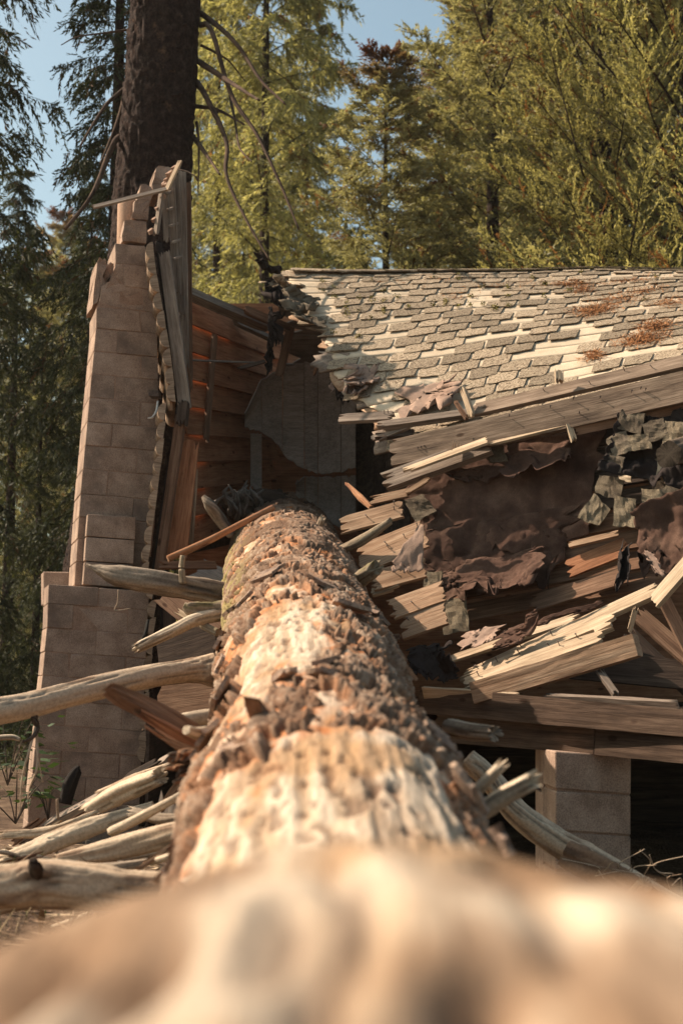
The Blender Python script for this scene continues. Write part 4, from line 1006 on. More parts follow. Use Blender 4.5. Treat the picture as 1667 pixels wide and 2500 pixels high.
# ------------------------------------------------------------------ collapsed section under the eave
def D2(x, y): return 10.85-(y-1090)/410*0.3-(x-1000)/667*1.0
def q(x, y, f=0.0): return (x, y, D2(x, y)-f)
e = thing('collapsed_slope', P(1250, 1450, 9.4), 'dark torn tar paper over boards on the collapsed slope below the eave', 'roofing')
for k in range(8):
    y = 1130+k*52
    pl('sheathing_plank', q(975+14*k, y+12, -.06), q(1720, y-105, -.06), 50, .025, MT['dark_wood'] if k < 4 else MT['brown_wood'], parent=e, nrm=(0, -.85, .5), jag=(.12, .0), nails=2)
sheet('tar_paper', [q(968, 1150), q(1500, 1010), q(1450, 1330), q(1005, 1410)], MT['tar'], 90, 70, .032, (.05, .05, .03, .10), 21, e, freq=3.2, curl=(0, 0, 0, .03), th=.003)
sheet('tar_paper', [q(1000, 1290, .03), q(1440, 1220, .03), q(1365, 1440, .06), q(1075, 1500, .08)], MT['tar'], 80, 60, .03, (.08, .08, .04, .14), 22, e, freq=3.8, curl=(0, 0, 0, .03), th=.003)
sheet('tar_paper', [q(1090, 1380, .07), q(1345, 1330, .09), q(1335, 1462, .22), q(1150, 1505, .26)], MT['tar'], 80, 64, .03, (.14, .14, .03, .22), 23, e, freq=4, curl=(.02, .02, 0, .16), th=.003)
sheet('tar_paper', [q(1040, 1130, .05), q(1300, 1060, .05), q(1290, 1140, .08), q(1130, 1210, .08)], MT['tar'], 40, 26, .03, (.1, .1, .03, .25), 24, e, freq=3)
sheet('tar_paper', [q(1190, 1080, .08), q(1420, 1050, .08), q(1400, 1150, .12), q(1230, 1190, .12)], MT['tar'], 40, 26, .03, (.1, .1, .03, .25), 25, e, freq=3, curl=(0, 0, 0, .08))
for k, cc in enumerate(([q(1040, 1400, .05), q(1180, 1360, .05), q(1160, 1440, .08), q(1070, 1460, .08)],)):
    sheet('tar_paper', cc, MT['tar'], 30, 22, .04, (.15, .15, .1, .25), 30+k, e, freq=4)
# plank ends at the left edge of the collapse
NB = (-0.42, -0.75, 0.52)
deb('sheathing_plank', (828, 1283, 10.1), (985, 1240, 10.0), 54, .025, 'tan_wood', 'square tan plank end lit by the sun right of the log', jag=(.05, .03), ns=9, nrm=NB, nails=3)
deb('sheathing_plank', (870, 1368, 9.85), (1040, 1300, 9.75), 92, .025, 'tan_wood', 'broad tan sheathing plank with nails above the log stub', jag=(.06, .03), ns=10, nrm=NB, nails=5)
deb('sheathing_plank', (900, 1420, 9.7), (1040, 1382, 9.6), 62, .025, 'tan_wood', 'tan plank partly shaded below the broad nailed plank', jag=(.05, .03), ns=8, nrm=NB, nails=2)
deb('sheathing_plank', (946, 1490, 9.5), (1085, 1440, 9.4), 62, .025, 'tan_wood', 'greyish tan plank end with ragged tip near the dark gap', jag=(.08, .03), ns=9, nrm=NB, nails=2)
deb('sheathing_plank', (975, 1535, 9.4), (1090, 1495, 9.3), 66, .025, 'tan_wood', 'lowest tan plank end left of the shingle scrap', jag=(.06, .03), ns=8, nrm=NB, nails=2)
deb('sheathing_plank', (912, 1560, 9.3), (975, 1556, 9.2), 22, .025, 'brown_wood', 'small brown plank end poking out beside the log', jag=(.05, .02), nrm=NB)
deb('sheathing_plank', (905, 1445, 9.7), (975, 1425, 9.6), 24, .025, 'pale_wood', 'pale pointed board tip under the mossy stub', jag=(.02, .12), nrm=NB)
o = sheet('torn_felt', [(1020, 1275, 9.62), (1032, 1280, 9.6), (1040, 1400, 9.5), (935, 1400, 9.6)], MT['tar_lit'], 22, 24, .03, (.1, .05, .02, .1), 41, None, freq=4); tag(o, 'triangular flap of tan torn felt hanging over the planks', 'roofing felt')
o = br('mossy_stick', [(835, 1340, 9.9), (880, 1320, 9.8), (950, 1274, 9.7)], (10, 13, 8), MOSS_B, rough=.25, jag=(.03, .03)); tag(o, 'crooked mossy stick lying on the tan planks', 'stick')
o = br('stick', [(850, 1185, 11.2), (880, 1215, 11.0), (905, 1240, 10.8)], (5, 9, 6), RUST_B, rough=.4, jag=(.05, .02)); tag(o, 'reddish broken stick in front of the dark panelling', 'stick')
def scrap(name, poly, f, mat, label, th=.012, lift=0):
    A = [P(*q(x, y, f)) for x, y in poly]; c = sum(A, Vector())/len(A)
    bm = bmesh.new()
    vs_ = [bm.verts.new(p-c) for p in A]; bm.faces.new(vs_)
    bmesh.ops.subdivide_edges(bm, edges=bm.edges[:], cuts=7, use_grid_fill=True)
    for v in bm.verts: 
        n_ = mn.noise_vector((v.co+c)*11)+.6*mn.noise_vector((v.co+c)*31); v.co += Vector((n_.x*.014, n_.y*.02, n_.z*.014))
    bmesh.ops.recalc_face_normals(bm, faces=bm.faces)
    me = bpy.data.meshes.new(name); bm.to_mesh(me); bm.free(); me.materials.append(MT['scrap' if mat == 'shingle' else mat])
    o = link(bpy.data.objects.new(name, me), None, Matrix.Translation(c)); m_ = o.modifiers.new('thickness', 'SOLIDIFY'); m_.thickness = th; m_.offset = 0
    return tag(o, label, 'shingle', 'loose shingle scraps')
scrap('shingle_scrap', [(988, 1222), (1035, 1208), (1066, 1250), (1015, 1275)], .06, 'shingle_dark', 'shingle scrap beside the short tan board end')
scrap('shingle_scrap', [(1030, 1400), (1078, 1396), (1076, 1452), (1038, 1456)], .10, 'shingle', 'green-grey shingle scrap below the felt flap')
scrap('shingle_scrap', [(1080, 1466), (1138, 1458), (1144, 1540), (1084, 1548)], .12, 'shingle', 'largest grey shingle scrap beside the lowest tan plank')
scrap('shingle_scrap', [(1447, 1206), (1492, 1242), (1462, 1287), (1410, 1264)], .16, 'shingle', 'diamond-shaped shingle scrap at the right of the tar paper')
scrap('shingle_scrap', [(1500, 1210), (1552, 1218), (1548, 1290), (1496, 1284)], .2, 'shingle', 'rough sunlit shingle scrap right of the diamond-shaped one')
scrap('shingle_scrap', [(1516, 1130), (1545, 1136), (1540, 1178), (1512, 1170)], .22, 'under', 'small pale sunlit shingle scrap high on the right')
scrap('shingle_scrap', [(1462, 1160), (1525, 1172), (1512, 1222), (1452, 1205)], .15, 'shingle_dark', 'dark shingle scrap above the diamond-shaped one')
scrap('shingle_scrap', [(1560, 1130), (1608, 1118), (1618, 1160), (1570, 1172)], .22, 'shingle_dark', 'dark tilted shingle scrap left of the round log end')
scrap('shingle_scrap', [(1605, 1130), (1640, 1150), (1628, 1182), (1598, 1160)], .25, 'under', 'pale shingle scrap leaning under the round log end')
scrap('shingle_scrap', [(1590, 1035), (1660, 1020), (1680, 1080), (1610, 1090)], .2, 'shingle_dark', 'dark shingle scrap near the eave at the right edge')
scrap('shingle_scrap', [(1500, 1040), (1575, 1028), (1580, 1100), (1508, 1110)], .15, 'shingle_dark', 'broad dark shingle scrap at the top of the curled sheet')
scrap('shingle_scrap', [(1180, 1100), (1228, 1085), (1240, 1125), (1192, 1130)], .12, 'shingle_dark', 'brown shingle scrap just below the eave beam')
scrap('shingle_scrap', [(1590, 1180), (1670, 1150), (1690, 1260), (1600, 1290)], .12, 'shingle_dark', 'dark shingle scrap on the curved sheet at the right edge')
for k, (x, y, w, h, m_) in enumerate(((1540, 1030, 60, 52, 'shingle_dark'), (1512, 1085, 50, 48, 'shingle_dark'), (1560, 1080, 56, 40, 'shingle'), (1600, 1050, 55, 50, 'shingle_dark'), (1645, 1060, 50, 60, 'shingle'), (1500, 1130, 42, 40, 'shingle_dark'), (1640, 1215, 55, 45, 'shingle_dark'), (1590, 1215, 50, 40, 'shingle'))):
    a_ = R.uniform(-.4, .4); ca, sa = math.cos(a_)*w/2, math.sin(a_)*w/2; cb, sb = -math.sin(a_)*h/2, math.cos(a_)*h/2
    scrap('shingle_scrap', [(x-ca-cb, y-sa-sb), (x+ca-cb, y+sa-sb), (x+ca+cb, y+sa+sb), (x-ca+cb, y-sa+sb)], .34, m_, ('topmost shingle tab on the black curled sheet under the eave', 'shingle tab low on the left of the black curled sheet', 'paler shingle tab in the middle of the black curled sheet', 'dark shingle tab right of the middle of the black curled sheet', 'pale shingle tab at the right edge of the black curled sheet', 'lowest left shingle tab hanging off the black curled sheet', 'dark shingle tab on the arched brown sheet', 'pale shingle tab on the arched brown sheet')[k])
o = sheet('curled_sheet', [q(1526, 1010, .2), q(1720, 985, .2), q(1720, 1230, .25), q(1464, 1180, .25)], MT['tar_black'], 60, 50, .09, (.04, 0, .08, .12), 51, None, freq=4.5, curl=(.12, 0, 0, .05)); tag(o, 'curled dark sheet of roofing at the right under the eave', 'roofing')
o = sheet('curled_sheet', [q(1545, 1262, .35), q(1720, 1180, .35), q(1720, 1400, .45), q(1560, 1420, .4)], MT['tar'], 30, 30, .06, (.08, 0, .03, .15), 52, None, freq=3, curl=(0, 0, .12, 0)); tag(o, 'arched brown roofing sheet at the right edge below the shingles', 'roofing')
o = sheet('tar_curl', [q(1505, 1325, .4), q(1530, 1330, .35), q(1515, 1470, .6), q(1478, 1460, .6)], MT['tar_black'], 14, 22, .05, (.2, .2, .15, .2), 53, None, curl=(.12, .12, 0, 0)); tag(o, 'upright black curl of tar paper right of the slope boards', 'roofing')
o = sheet('torn_felt', [q(1565, 1340, .55), q(1600, 1350, .55), q(1632, 1410, .6), q(1595, 1410, .6)], MT['tar_lit'], 12, 12, .02, (.2, .2, .1, .2), 54, None); tag(o, 'small sunlit felt flap above the board fan at the right', 'roofing felt')
o = br('log_end', [q(1632, 1108, .75), q(1690, 1090, .3), q(1760, 1070, 0)], (34, 34, 34), ((.12, .085, .06), (.22, .16, .115), (.07, .05, .035)), rough=.22, ns=28); tag(o, 'round bark-covered log end at the right edge under the eave', 'log')
# rusty lower planks of the collapse
for k, (a, b, w, lab) in enumerate(((q(1290, 1475, .1), q(1530, 1400, .1), 46, 'rust-stained plank at the lower right of the tar paper'), (q(1380, 1390, .1), q(1530, 1330, .1), 50, 'dark red plank beside the upright tar curl'), (q(1385, 1330, .14), q(1510, 1300, .14), 16, 'narrow brown batten above the dark red plank'))):
    deb('sheathing_plank', a, b, w, .025, ('brown_wood', 'red_wood', 'tan_wood')[k], lab, nrm=(0, -.85, .5), jag=(.05, .03))

# fan of pale boards above the sill
FN = (-0.25, -0.55, 0.8)
deb('pale_board', (1120, 1655, 8.65), (1610, 1432, 8.2), 40, .03, 'pale_wood', 'long pale plank fanning up to the right, upper one of the fan', jag=(.08, .05), ns=8, nl=14, nrm=FN, w2px=52, nails=4)
deb('pale_board', (1118, 1662, 8.6), (1500, 1510, 8.2), 46, .03, 'pale_wood', 'pale plank in the middle of the board fan', jag=(.10, .12), ns=8, nl=14, nrm=FN, nails=3, w2px=62)
deb('pale_board', (1130, 1668, 8.5), (1470, 1545, 8.1), 46, .03, 'pale_wood', 'lowest pale plank of the fan with a split end', jag=(.06, .18), ns=8, nl=14, nrm=FN, nails=3, w2px=62)
deb('pale_board', (1090, 1610, 8.85), (1420, 1500, 8.6), 26, .02, 'pale_wood', 'narrow pale lath at the top of the board fan', jag=(.10, .1), ns=6, nrm=FN, w2px=34)
deb('square_timber', (1150, 1692, 8.25), (1549, 1574, 7.75), 52, .10, 'tan_wood', 'square timber in front of the board fan with clean sawn end', 'beam', jag=(0, 0), nrm=(-.15, -.95, .12), nails=0, ns=5)
o = sheet('torn_felt', [(1120, 1548, 8.75), (1240, 1510, 8.6), (1200, 1575, 8.5), (1110, 1600, 8.6)], MT['tar_lit'], 22, 16, .03, (.15, .2, .1, .2), 61, None); tag(o, 'tan torn felt lying left on the board fan', 'roofing felt')
o = sheet('torn_felt', [(1190, 1560, 8.55), (1330, 1510, 8.45), (1330, 1550, 8.35), (1200, 1600, 8.4)], MT['tar'], 26, 16, .035, (.2, .2, .15, .25), 62, None, curl=(0, .08, 0, 0)); tag(o, 'dark curled felt strip lying across the board fan', 'roofing felt')
o = sheet('torn_felt', [(990, 1580, 8.8), (1110, 1560, 8.7), (1120, 1670, 8.5), (1000, 1660, 8.6)], MT['tar_black'], 26, 20, .06, (.15, .2, .15, .15), 63, None); tag(o, 'black crumpled felt in the gap right of the log', 'roofing felt')
o = sheet('torn_felt', [(1070, 1600, 8.6), (1130, 1610, 8.5), (1120, 1660, 8.45), (1060, 1670, 8.5)], MT['tar_black'], 16, 14, .06, (.2, .2, .3, .15), 64, None, curl=(0, 0, .1, 0)); tag(o, 'black felt peak at the lower left tip of the board fan', 'roofing felt')
o = sheet('torn_felt', [(1200, 1545, 8.6), (1480, 1455, 8.35), (1490, 1475, 8.33), (1220, 1560, 8.55)], MT['tar'], 40, 8, .03, (.1, .1, .2, .3), 65, None); tag(o, 'ragged felt strip along the top edge of the board fan', 'roofing felt')
deb('pale_board', (1590, 1470, 8.0), (1720, 1320, 7.8), 44, .03, 'pale_wood', 'pale board rising steeply at the right edge of the photo', nrm=(-.4, -.6, .6), jag=(.02, 0))
deb('stick', (1535, 1545, 8.0), (1552, 1482, 7.95), 12, .02, 'pale_wood', 'thin sunlit upright stick behind the square timber', 'stick')
deb('dark_board', (1550, 1490, 8.2), (1720, 1640, 7.9), 40, .03, 'brown_wood', 'dark board slanting down to the right edge, upper', nrm=(0, -.9, .3))
deb('dark_board', (1530, 1540, 8.4), (1720, 1720, 8.1), 34, .03, 'dark_wood', 'dark board slanting down to the right edge, lower', nrm=(0, -.9, .3))
deb('dark_board', (1610, 1440, 8.1), (1690, 1600, 7.9), 30, .03, 'brown_wood', 'brown board leaning below the steep pale board', nrm=(0, -.9, .3))
deb('stick', (1459, 1630, 7.9), (1504, 1694, 7.75), 16, .03, 'grey_wood', 'grey broken stick between the square timber and the sill', 'stick')
deb('dark_board', (1380, 1620, 8.3), (1720, 1650, 8.0), 70, .03, 'dark_wood', 'dark boards in the shade behind the square timber', nrm=(0, -.95, .2))

# ------------------------------------------------------------------ sill beams and pier
def dS(x): return 8.6-(x-1040)/627*1.4
SN = (-0.08, -1, 0.02)
deb('sill_beam', (1020, 1707, dS(1020)), (1730, 1771, dS(1730)), 66, .10, 'sill_wood', 'long dark sill timber across the lower right, upper of the two', 'beam', nrm=SN, jag=(.02, 0), ns=8, nl=24, w2px=64)
deb('sill_beam', (1060, 1776, dS(1060)+.012), (1449, 1809, dS(1449)+.012), 68, .10, 'sill_wood', 'lower sill timber left of the joint above the pier', 'beam', nrm=SN, jag=(.02, 0), ns=8, nl=16, w2px=62)
deb('sill_beam', (1451, 1811, dS(1451)+.008), (1730, 1836, dS(1730)+.008), 62, .10, 'sill_wood', 'lower sill timber right of the joint above the pier', 'beam', nrm=SN, jag=(0, 0), ns=8, nl=12, w2px=66)
deb('board', (1330, 1694, dS(1330)+.1), (1655, 1712, dS(1655)+.1), 15, .12, 'grey_wood', 'thin pointed board lying on top of the sill timber', nrm=(-.1, -.5, .9), jag=(.05, .1), ns=6)
deb('board', (1030, 1676, dS(1030)-.03), (1270, 1693, dS(1270)-.03), 9, .12, 'pale_wood', 'sunlit strip of board on the left end of the sill', nrm=(-.1, -.4, .9), jag=(.05, .1))
def pier():
    e = thing('block_pier', P(1450, 2180, 7.6), 'tan concrete block pier under the sill timbers', 'pier')
    bk = Vector((0.12, 0.4, 0)); bk = Vector((-0.02, 0.4, 0))
    dp = lambda x, y: 7.72+(x-1450)*0.0006
    for k, (yt, yb) in enumerate(((1834, 1926), (1932, 2026), (2032, 2122), (2128, 2222), (2228, 2300))):
        prism('block', [(1355, yt), (1539, yt+11), (1538, yb+13), (1355, yb)], dp, bk, MT['block'], e, .006, .002)
    prism('mortar', [(1358, 1836), (1536, 1846), (1535, 2300), (1358, 2290)], lambda x, y: dp(x, y)+.012, bk*.94, MT['mortar'], e, 0)
    e2 = e
    for k, (yt, yb) in enumerate(((1828, 1930), (1936, 2032), (2038, 2130), (2136, 2230))):
        prism('block', [(1324, yt), (1358, yt+2), (1358, yb+2), (1324, yb)], lambda x, y: 8.0, (0, .3, 0), MT['block'], e2, .005)
pier()

# ------------------------------------------------------------------ the fallen trunk
LOGX = [(0.3, 0.07), (1.1, 0.065), (2.2, 0.03), (3.0, 0.01), (4.53, -0.055), (9.26, -0.31), (14.6, -0.60)]
LOGT = [(0.2, 1.085), (0.6, 1.09), (1.02, 1.105), (1.3, 1.05), (1.8, 0.86), (2.2, 0.87), (2.5, 0.915), (3.0, 1.005), (4, 1.19), (6, 1.57), (9, 2.14), (12, 2.71), (14.6, 3.20)]
LOGR = [(0.3, 0.66), (1.1, 0.64), (1.6, 0.45), (2.2, 0.39), (3.2, 0.37), (5, 0.36), (7, 0.385), (9, 0.43), (11, 0.485), (14.6, 0.53)]
def pchip(x, tab):
    xs = np.array([t[0] for t in tab]); ys = np.array([t[1] for t in tab])
    xx = np.linspace(xs[0], xs[-1], 800); yy = np.interp(xx, xs, ys)
    k = np.hanning(41); k /= k.sum(); yp = np.concatenate([np.full(20, yy[0]), yy, np.full(20, yy[-1])])
    return np.interp(x, xx, np.convolve(yp, k, 'valid'))
BARE = [  # depth, angle(deg, + right), half length, half angle, weight
    (5.15, -22, 0.9, 30, 1.15), (4.75, -34, 0.75, 16, 1.0), (6.1, -10, 0.8, 26, 0.62), (5.4, 12, 0.5, 18, .5),
    (2.95, 8, 0.62, 44, 1.6), (2.7, -40, 0.75, 22, 1.2), (3.05, 34, 0.45, 14, 1.0), (2.2, 0, 0.55, 80, 1.4), (1.0, 0, 1.4, 130, 3.0), (4.45, -58, .5, 9, .7),
    (6.9, 20, .5, 14, .35), (4.2, 22, .3, 8, .4)]
def log_fields(d, ph):
    X = pchip(d, LOGX); T = pchip(d, LOGT); Rr = pchip(d, LOGR)
    arc = ph*0.5
    p = np.stack([arc, d, np.zeros_like(d)], -1)
    bare = np.zeros_like(d)
    for (d0, a0, hl, ha, w) in BARE:
        e_ = ((d-d0)/hl)**2+((np.degrees(ph)-a0)/ha)**2
        bare = np.maximum(bare, w*np.clip(1.35-e_, -1, 1.2))
    nz = fbm(p*np.array([6, 4.5, 1]), 6, 3)-0.5; n2 = fbm(p*np.array([24, 18, 1])+9, 3, 13)-.5
    m = 0.30-bare+nz*2.5+n2*0.55
    return X, T, Rr, p, m
def build_log():
    base = Vector((0.0, 7.0, 0.3))
    e = thing('fallen_tree_trunk', base, 'huge fallen tree trunk with peeling bark lying into the crushed cabin', 'fallen tree')
    def surf(dd, ang, radial, lump):
        """dd, ang flattened"""
        X = pchip(dd, LOGX); T = pchip(dd, LOGT); Rr = pchip(dd, LOGR)
        r = Rr+radial
        return np.stack([X+np.sin(ang)*r, dd, T-Rr+np.cos(ang)*r], -1)
    # ---- wood core
    dA = np.concatenate([np.linspace(0.22, 1.9, 170), np.linspace(1.9, 8.5, 440)[1:], np.linspace(8.5, 14.6, 120)[1:]])
    aA = np.radians(np.concatenate([np.linspace(-135, 135, 230), np.linspace(135, 225, 16)[1:-1]]))
    D_, A_ = np.meshgrid(dA, aA, indexing='ij'); d = D_.ravel(); a = A_.ravel()
    aw = np.where(a > math.radians(180), a-2*math.pi, a)
    X, T, Rr, p, m = log_fields(d, aw)
    lump = (fbm(p*np.array([1.7, 1.0, 1]), 3, 21)-.5)*0.10
    grain = fbm(p*np.array([26, 3.0, 1]), 4, 31)
    crackf = fbm(p*np.array([9, 1.1, 1])+7, 4, 37)
    near = np.clip((1.7-d)/0.5, 0, 1)
    crack = sstep(0.60, 0.68, crackf)*(0.5+0.5*near)
    # deep furrows on the near hump
    fur = np.zeros_like(d)
    for (x0, d0, l, w, s) in ((0.004, .72, .26, .012, .026), (-0.028, .74, .10, .016, .03), (-0.085, .70, .10, .018, .036), (0.114, .95, .045, .013, .06), (0.066, .60, .06, .018, .042), (0.17, .85, .12, .018, .036), (-0.15, .8, .12, .02, .036), (0.03, .52, .06, .018, .036), (-.20, .62, .15, .03, .036), (0.10, .74, .10, .010, .02), (-.05, 1.0, .08, .03, .02), (.22, .7, .15, .03, .04), (-.25, .9, .1, .03, .03)):
        xx = aw*0.60+0.068+0.010*np.sin(d*14)
        fur = np.maximum(fur, s*np.exp(-((xx-x0)/w)**2-((d-d0)/l)**4))
    hb = (fbm(p*np.array([9, 4, 1])+3, 4, 41)-.5)*0.045*near
    pit = sstep(0.60, 0.68, fbm(p*np.array([26, 14, 1])+11, 3, 43))*(1-near)
    rad = lump+(grain-.5)*0.022-crack*0.016-fur+hb-pit*0.010
    V = surf(d, a, rad, None)
    c0 = np.array((0.40, 0.285, 0.19)); c1 = np.array((0.57, 0.45, 0.335)); c2 = np.array((0.37, 0.21, 0.10)); c3 = np.array((0.40, 0.15, 0.055))
    w = sstep(.35, .65, grain)[:, None]; C = c0*(1-w)+c1*w
    w = (sstep(.50, .68, fbm(p*np.array([5, 3, 1])+19, 4, 51))*0.75)[:, None]; C = C*(1-w)+c2*w
    w = (sstep(-0.5, 0.05, m)*(1-near))[:, None]*(0.35+0.65*sstep(.4, .62, fbm(p*np.array([18, 14, 1]), 3, 53)))[:, None]; C = C*(1-w)+c3*w
    dk = np.clip(crack*0.5+pit*.6+fur*17, 0, .85)[:, None]; C = C*(1-dk)+np.array((0.13, 0.065, 0.035))*dk
    dkn = (sstep(.44, .60, fbm(p*np.array([14, 5, 1])+29, 5, 58))*near)[:, None]*.75; C = C*(1-dkn)+np.array((.22, .125, .07))*dkn; C = C*(1-.14*near[:, None])
    L0 = np.array(base)
    link(bpy.data.objects.new('bare_wood', npmesh('bare_wood', V-L0, grid_faces(len(dA), len(aA), True), MT['wood_attr'], True, C)), e, Matrix.Translation(base))
    # ---- bark
    dB = np.concatenate([np.linspace(1.4, 5.5, 500), np.linspace(5.5, 14.6, 780)[1:]])
    aB = np.radians(np.concatenate([np.linspace(-120, 120, 330), np.linspace(120, 240, 22)[1:-1]]))
    D_, A_ = np.meshgrid(dB, aB, indexing='ij'); d = D_.ravel(); a = A_.ravel(); aw = np.where(a > math.pi, a-2*math.pi, a)
    X, T, Rr, p, m = log_fields(d, aw)
    lump = (fbm(p*np.array([1.7, 1.0, 1]), 3, 21)-.5)*0.10
    wp = p.copy(); wp[:, 0] += (fbm(p*12, 3, 61)-.5)*.06; wp[:, 1] += (fbm(p*12+40, 3, 62)-.5)*.06
    F1, F2, ID = cell(wp*np.array([13, 6, 1]), 5); fo = cell.off; G1, G2, GD = cell(wp*np.array([42, 20, 1]), 9); go = cell.off
    tl = lambda i_, o_: np.cos(i_*91.0)*o_[0]+np.sin(i_*91.0)*o_[1]
    pl_h = sstep(0.0, 0.30, F2-F1); ch = sstep(0.0, 0.35, G2-G1)
    sz = 0.55+0.45*np.clip((9-d)/5, 0, 1)
    furr = sstep(0.55, 0.63, fbm(p*np.array([13, 2.4, 1])+61, 4, 91))
    hgt = -0.016*furr + (0.008*pl_h*(0.3+ID)+0.012*tl(ID, fo)+ch*(0.002+0.007*GD)+0.010*tl(GD, go)*ch+0.012*(fbm(p*np.array([38, 30, 1]), 3, 65)-.5))*sz + 0.04*(fbm(p*np.array([4, 3, 1]), 3, 66)-.5)
    edge = sstep(-0.07, 0.11, m+0.25*(ID-.5)+.04*(GD-.5))
    rad = lump-0.03+edge*(0.048+hgt*.85)
    hole = sstep(0.62, 0.67, fbm(p*np.array([10, 8, 1])+77, 4, 71))
    rad -= hole*0.03*edge
    V = surf(d, a, rad, None)
    b0 = np.array((0.13, 0.068, 0.04)); b1 = np.array((0.25, 0.168, 0.115)); b2 = np.array((0.40, 0.30, 0.22)); o1 = np.array((0.34, 0.165, 0.085)); mo = np.array((0.27, 0.22, 0.085))
    tt = np.clip((0.30*GD+0.30*ID+.9*(fbm(p*np.array([30, 22, 1]), 4, 73)-.3))*(.2+.8*ch), 0, 1)[:, None]
    C = np.where(tt < .5, b0*(1-2*tt)+b1*2*tt, b1*(2-2*tt)+b2*(2*tt-1))
    w = ((1-sstep(0.05, 0.32, m))*sstep(.42, .62, fbm(p*np.array([16, 14, 1])+5, 3, 75)))[:, None]*0.8
    chip = ((1-ch)*(d < 8.5))[:, None]*0.75*sstep(.45, .6, fbm(p*3+8, 2, 77))[:, None]
    w = np.maximum(w, chip*.4); C = C*(1-w)+o1*w; C = C*(1-.6*furr[:, None])+np.array((.11, .055, .03))*.6*furr[:, None]
    C = C*(0.72+.56*fbm(p*np.array([3.5, 2.2, 1])+23, 3, 97))[:, None]
    w = (sstep(6.0, 8.5, d)*sstep(-30, -75, np.degrees(aw))*sstep(.4, .6, fbm(p*9+3, 3, 79)))[:, None]*.8; C = C*(1-w)+mo*w
    w = (hole*edge)[:, None]*.7; C = C*(1-w)+np.array((.09, .045, .025))*w
    Q = grid_faces(len(dB), len(aB), True)
    keep = (edge[Q] > 0.02).any(1)
    Q = Q[keep]
    used = np.unique(Q); mp = -np.ones(len(V), int); mp[used] = np.arange(len(used))
    link(bpy.data.objects.new('bark', npmesh('bark', V[used]-L0, mp[Q], MT['bark_attr'], False, C[used])), e, Matrix.Translation(base))
    # far broken end
    def lp(dd, deg, extra=0.0):
        a_ = math.radians(deg); Rr = float(pchip(np.array([dd]), LOGR)[0])+extra
        return Vector((float(pchip(np.array([dd]), LOGX)[0])+math.sin(a_)*Rr, dd, float(pchip(np.array([dd]), LOGT)[0])-float(pchip(np.array([dd]), LOGR)[0])+math.cos(a_)*Rr))
    # flaky bark plates lifted at the edges
    rr = random.Random(12)
    for k in range(46):
        dd = rr.uniform(2.6, 7.5); ang = rr.uniform(-85, 80)
        mm = float(log_fields(np.array([dd]), np.array([math.radians(ang)]))[4][0])
        if mm < 0.0 or mm > .9: continue
        c_ = lp(dd, ang, 0.035); nrm = (c_-lp(dd, ang, -.3)).normalized()
        t_ = Vector((rr.uniform(-1, 1), rr.uniform(-1, 1), 0)); t_ = (t_-nrm*t_.dot(nrm)).normalized(); s_ = rr.uniform(.04, .10)
        plank('bark_flake', c_-t_*s_, c_+t_*s_+nrm*.02, s_*1.1, .018, MT['bark_flake'], nrm=nrm+Vector((rr.uniform(-.4, .4), rr.uniform(-.4, .4), .1)), jag=(s_*.5, s_*.5), parent=e, ns=4, nl=4)
    return e
MT['bark_flake'] = rough_mat('bark flake', [(0.3, (0.16, 0.10, 0.075)), (0.5, (0.29, 0.205, 0.155)), (0.7, (0.40, 0.26, 0.17))], 20, 90, 0.6, .8, .008, var=.2)
LOG = build_log()
def lbr(name, pts, rpx, cols, label=None, **kw):
    o = br(name, pts, rpx, cols, LOG, **kw)
    if label: o['label'] = label
    return o
# branches still attached on the left
lbr('branch', [(560, 1456, 9.5), (470, 1437, 9.45), (380, 1420, 9.4), (290, 1405, 9.4), (248, 1392, 9.4), (222, 1383, 9.4)], (34, 31, 30, 27, 15, 5), GREY_B, rough=.32, ns=20, crack=.18, jag=(0, .06))
lbr('branch_stub', [(447, 1425, 9.35), (444, 1390, 9.35), (447, 1356, 9.35)], (8, 7, 6), MOSS_B, rough=.3)
lbr('branch', [(570, 1490, 9.0), (510, 1492, 8.95), (470, 1486, 8.9), (450, 1478, 8.9)], (22, 19, 16, 9), MOSS_B, 'lichen-crusted branch stub', rough=.5, ns=16, kn=25)
lbr('branch', [(540, 1500, 8.95), (480, 1512, 8.85), (420, 1540, 8.75), (341, 1578, 8.6)], (15, 15, 14, 13), CREAM_B, rough=.2, ns=16, crack=.2, jag=(0, .05))
lbr('branch', [(535, 1545, 8.8), (500, 1528, 8.9), (470, 1514, 9.0)], (10, 9, 7), MOSS_B, rough=.3)
lbr('branch', [(520, 1634, 7.4), (470, 1636, 7.35), (383, 1648, 7.2), (268, 1672, 7.0), (150, 1702, 6.8), (60, 1725, 6.7), (-60, 1748, 6.6), (-300, 1800, 6.4), (-520, 1860, 6.2)], (42, 31, 29, 30, 30, 31, 32, 26, 10), TAN_B, 'long peeled branch reaching out to the left edge', rough=.12, ns=26, crack=.12)
lbr('branch_fork', [(80, 1722, 6.75), (84, 1752, 6.7), (92, 1778, 6.7), (80, 1800, 6.65), (55, 1812, 6.6)], (13, 10, 6, 5, 2), DARK_B, rough=.4)
for pts, r0 in (([(88, 1775, 6.7), (70, 1840, 6.6), (55, 1900, 6.6), (50, 1980, 6.6)], 4), ([(90, 1790, 6.7), (92, 1870, 6.6), (72, 1930, 6.6), (70, 1990, 6.6)], 3.5), ([(92, 1840, 6.6), (105, 1910, 6.6)], 2.5), ([(62, 1890, 6.6), (30, 1885, 6.6)], 2)):
    lbr('twig', pts, [r0*(1-.6*i/(len(pts)-1)) for i in range(len(pts))], TAN_B, ns=7, rough=.3)
lbr('branch', [(530, 1748, 6.3), (480, 1752, 6.25), (425, 1762, 6.2)], (20, 18, 16), CREAM_B, rough=.12, ns=16)
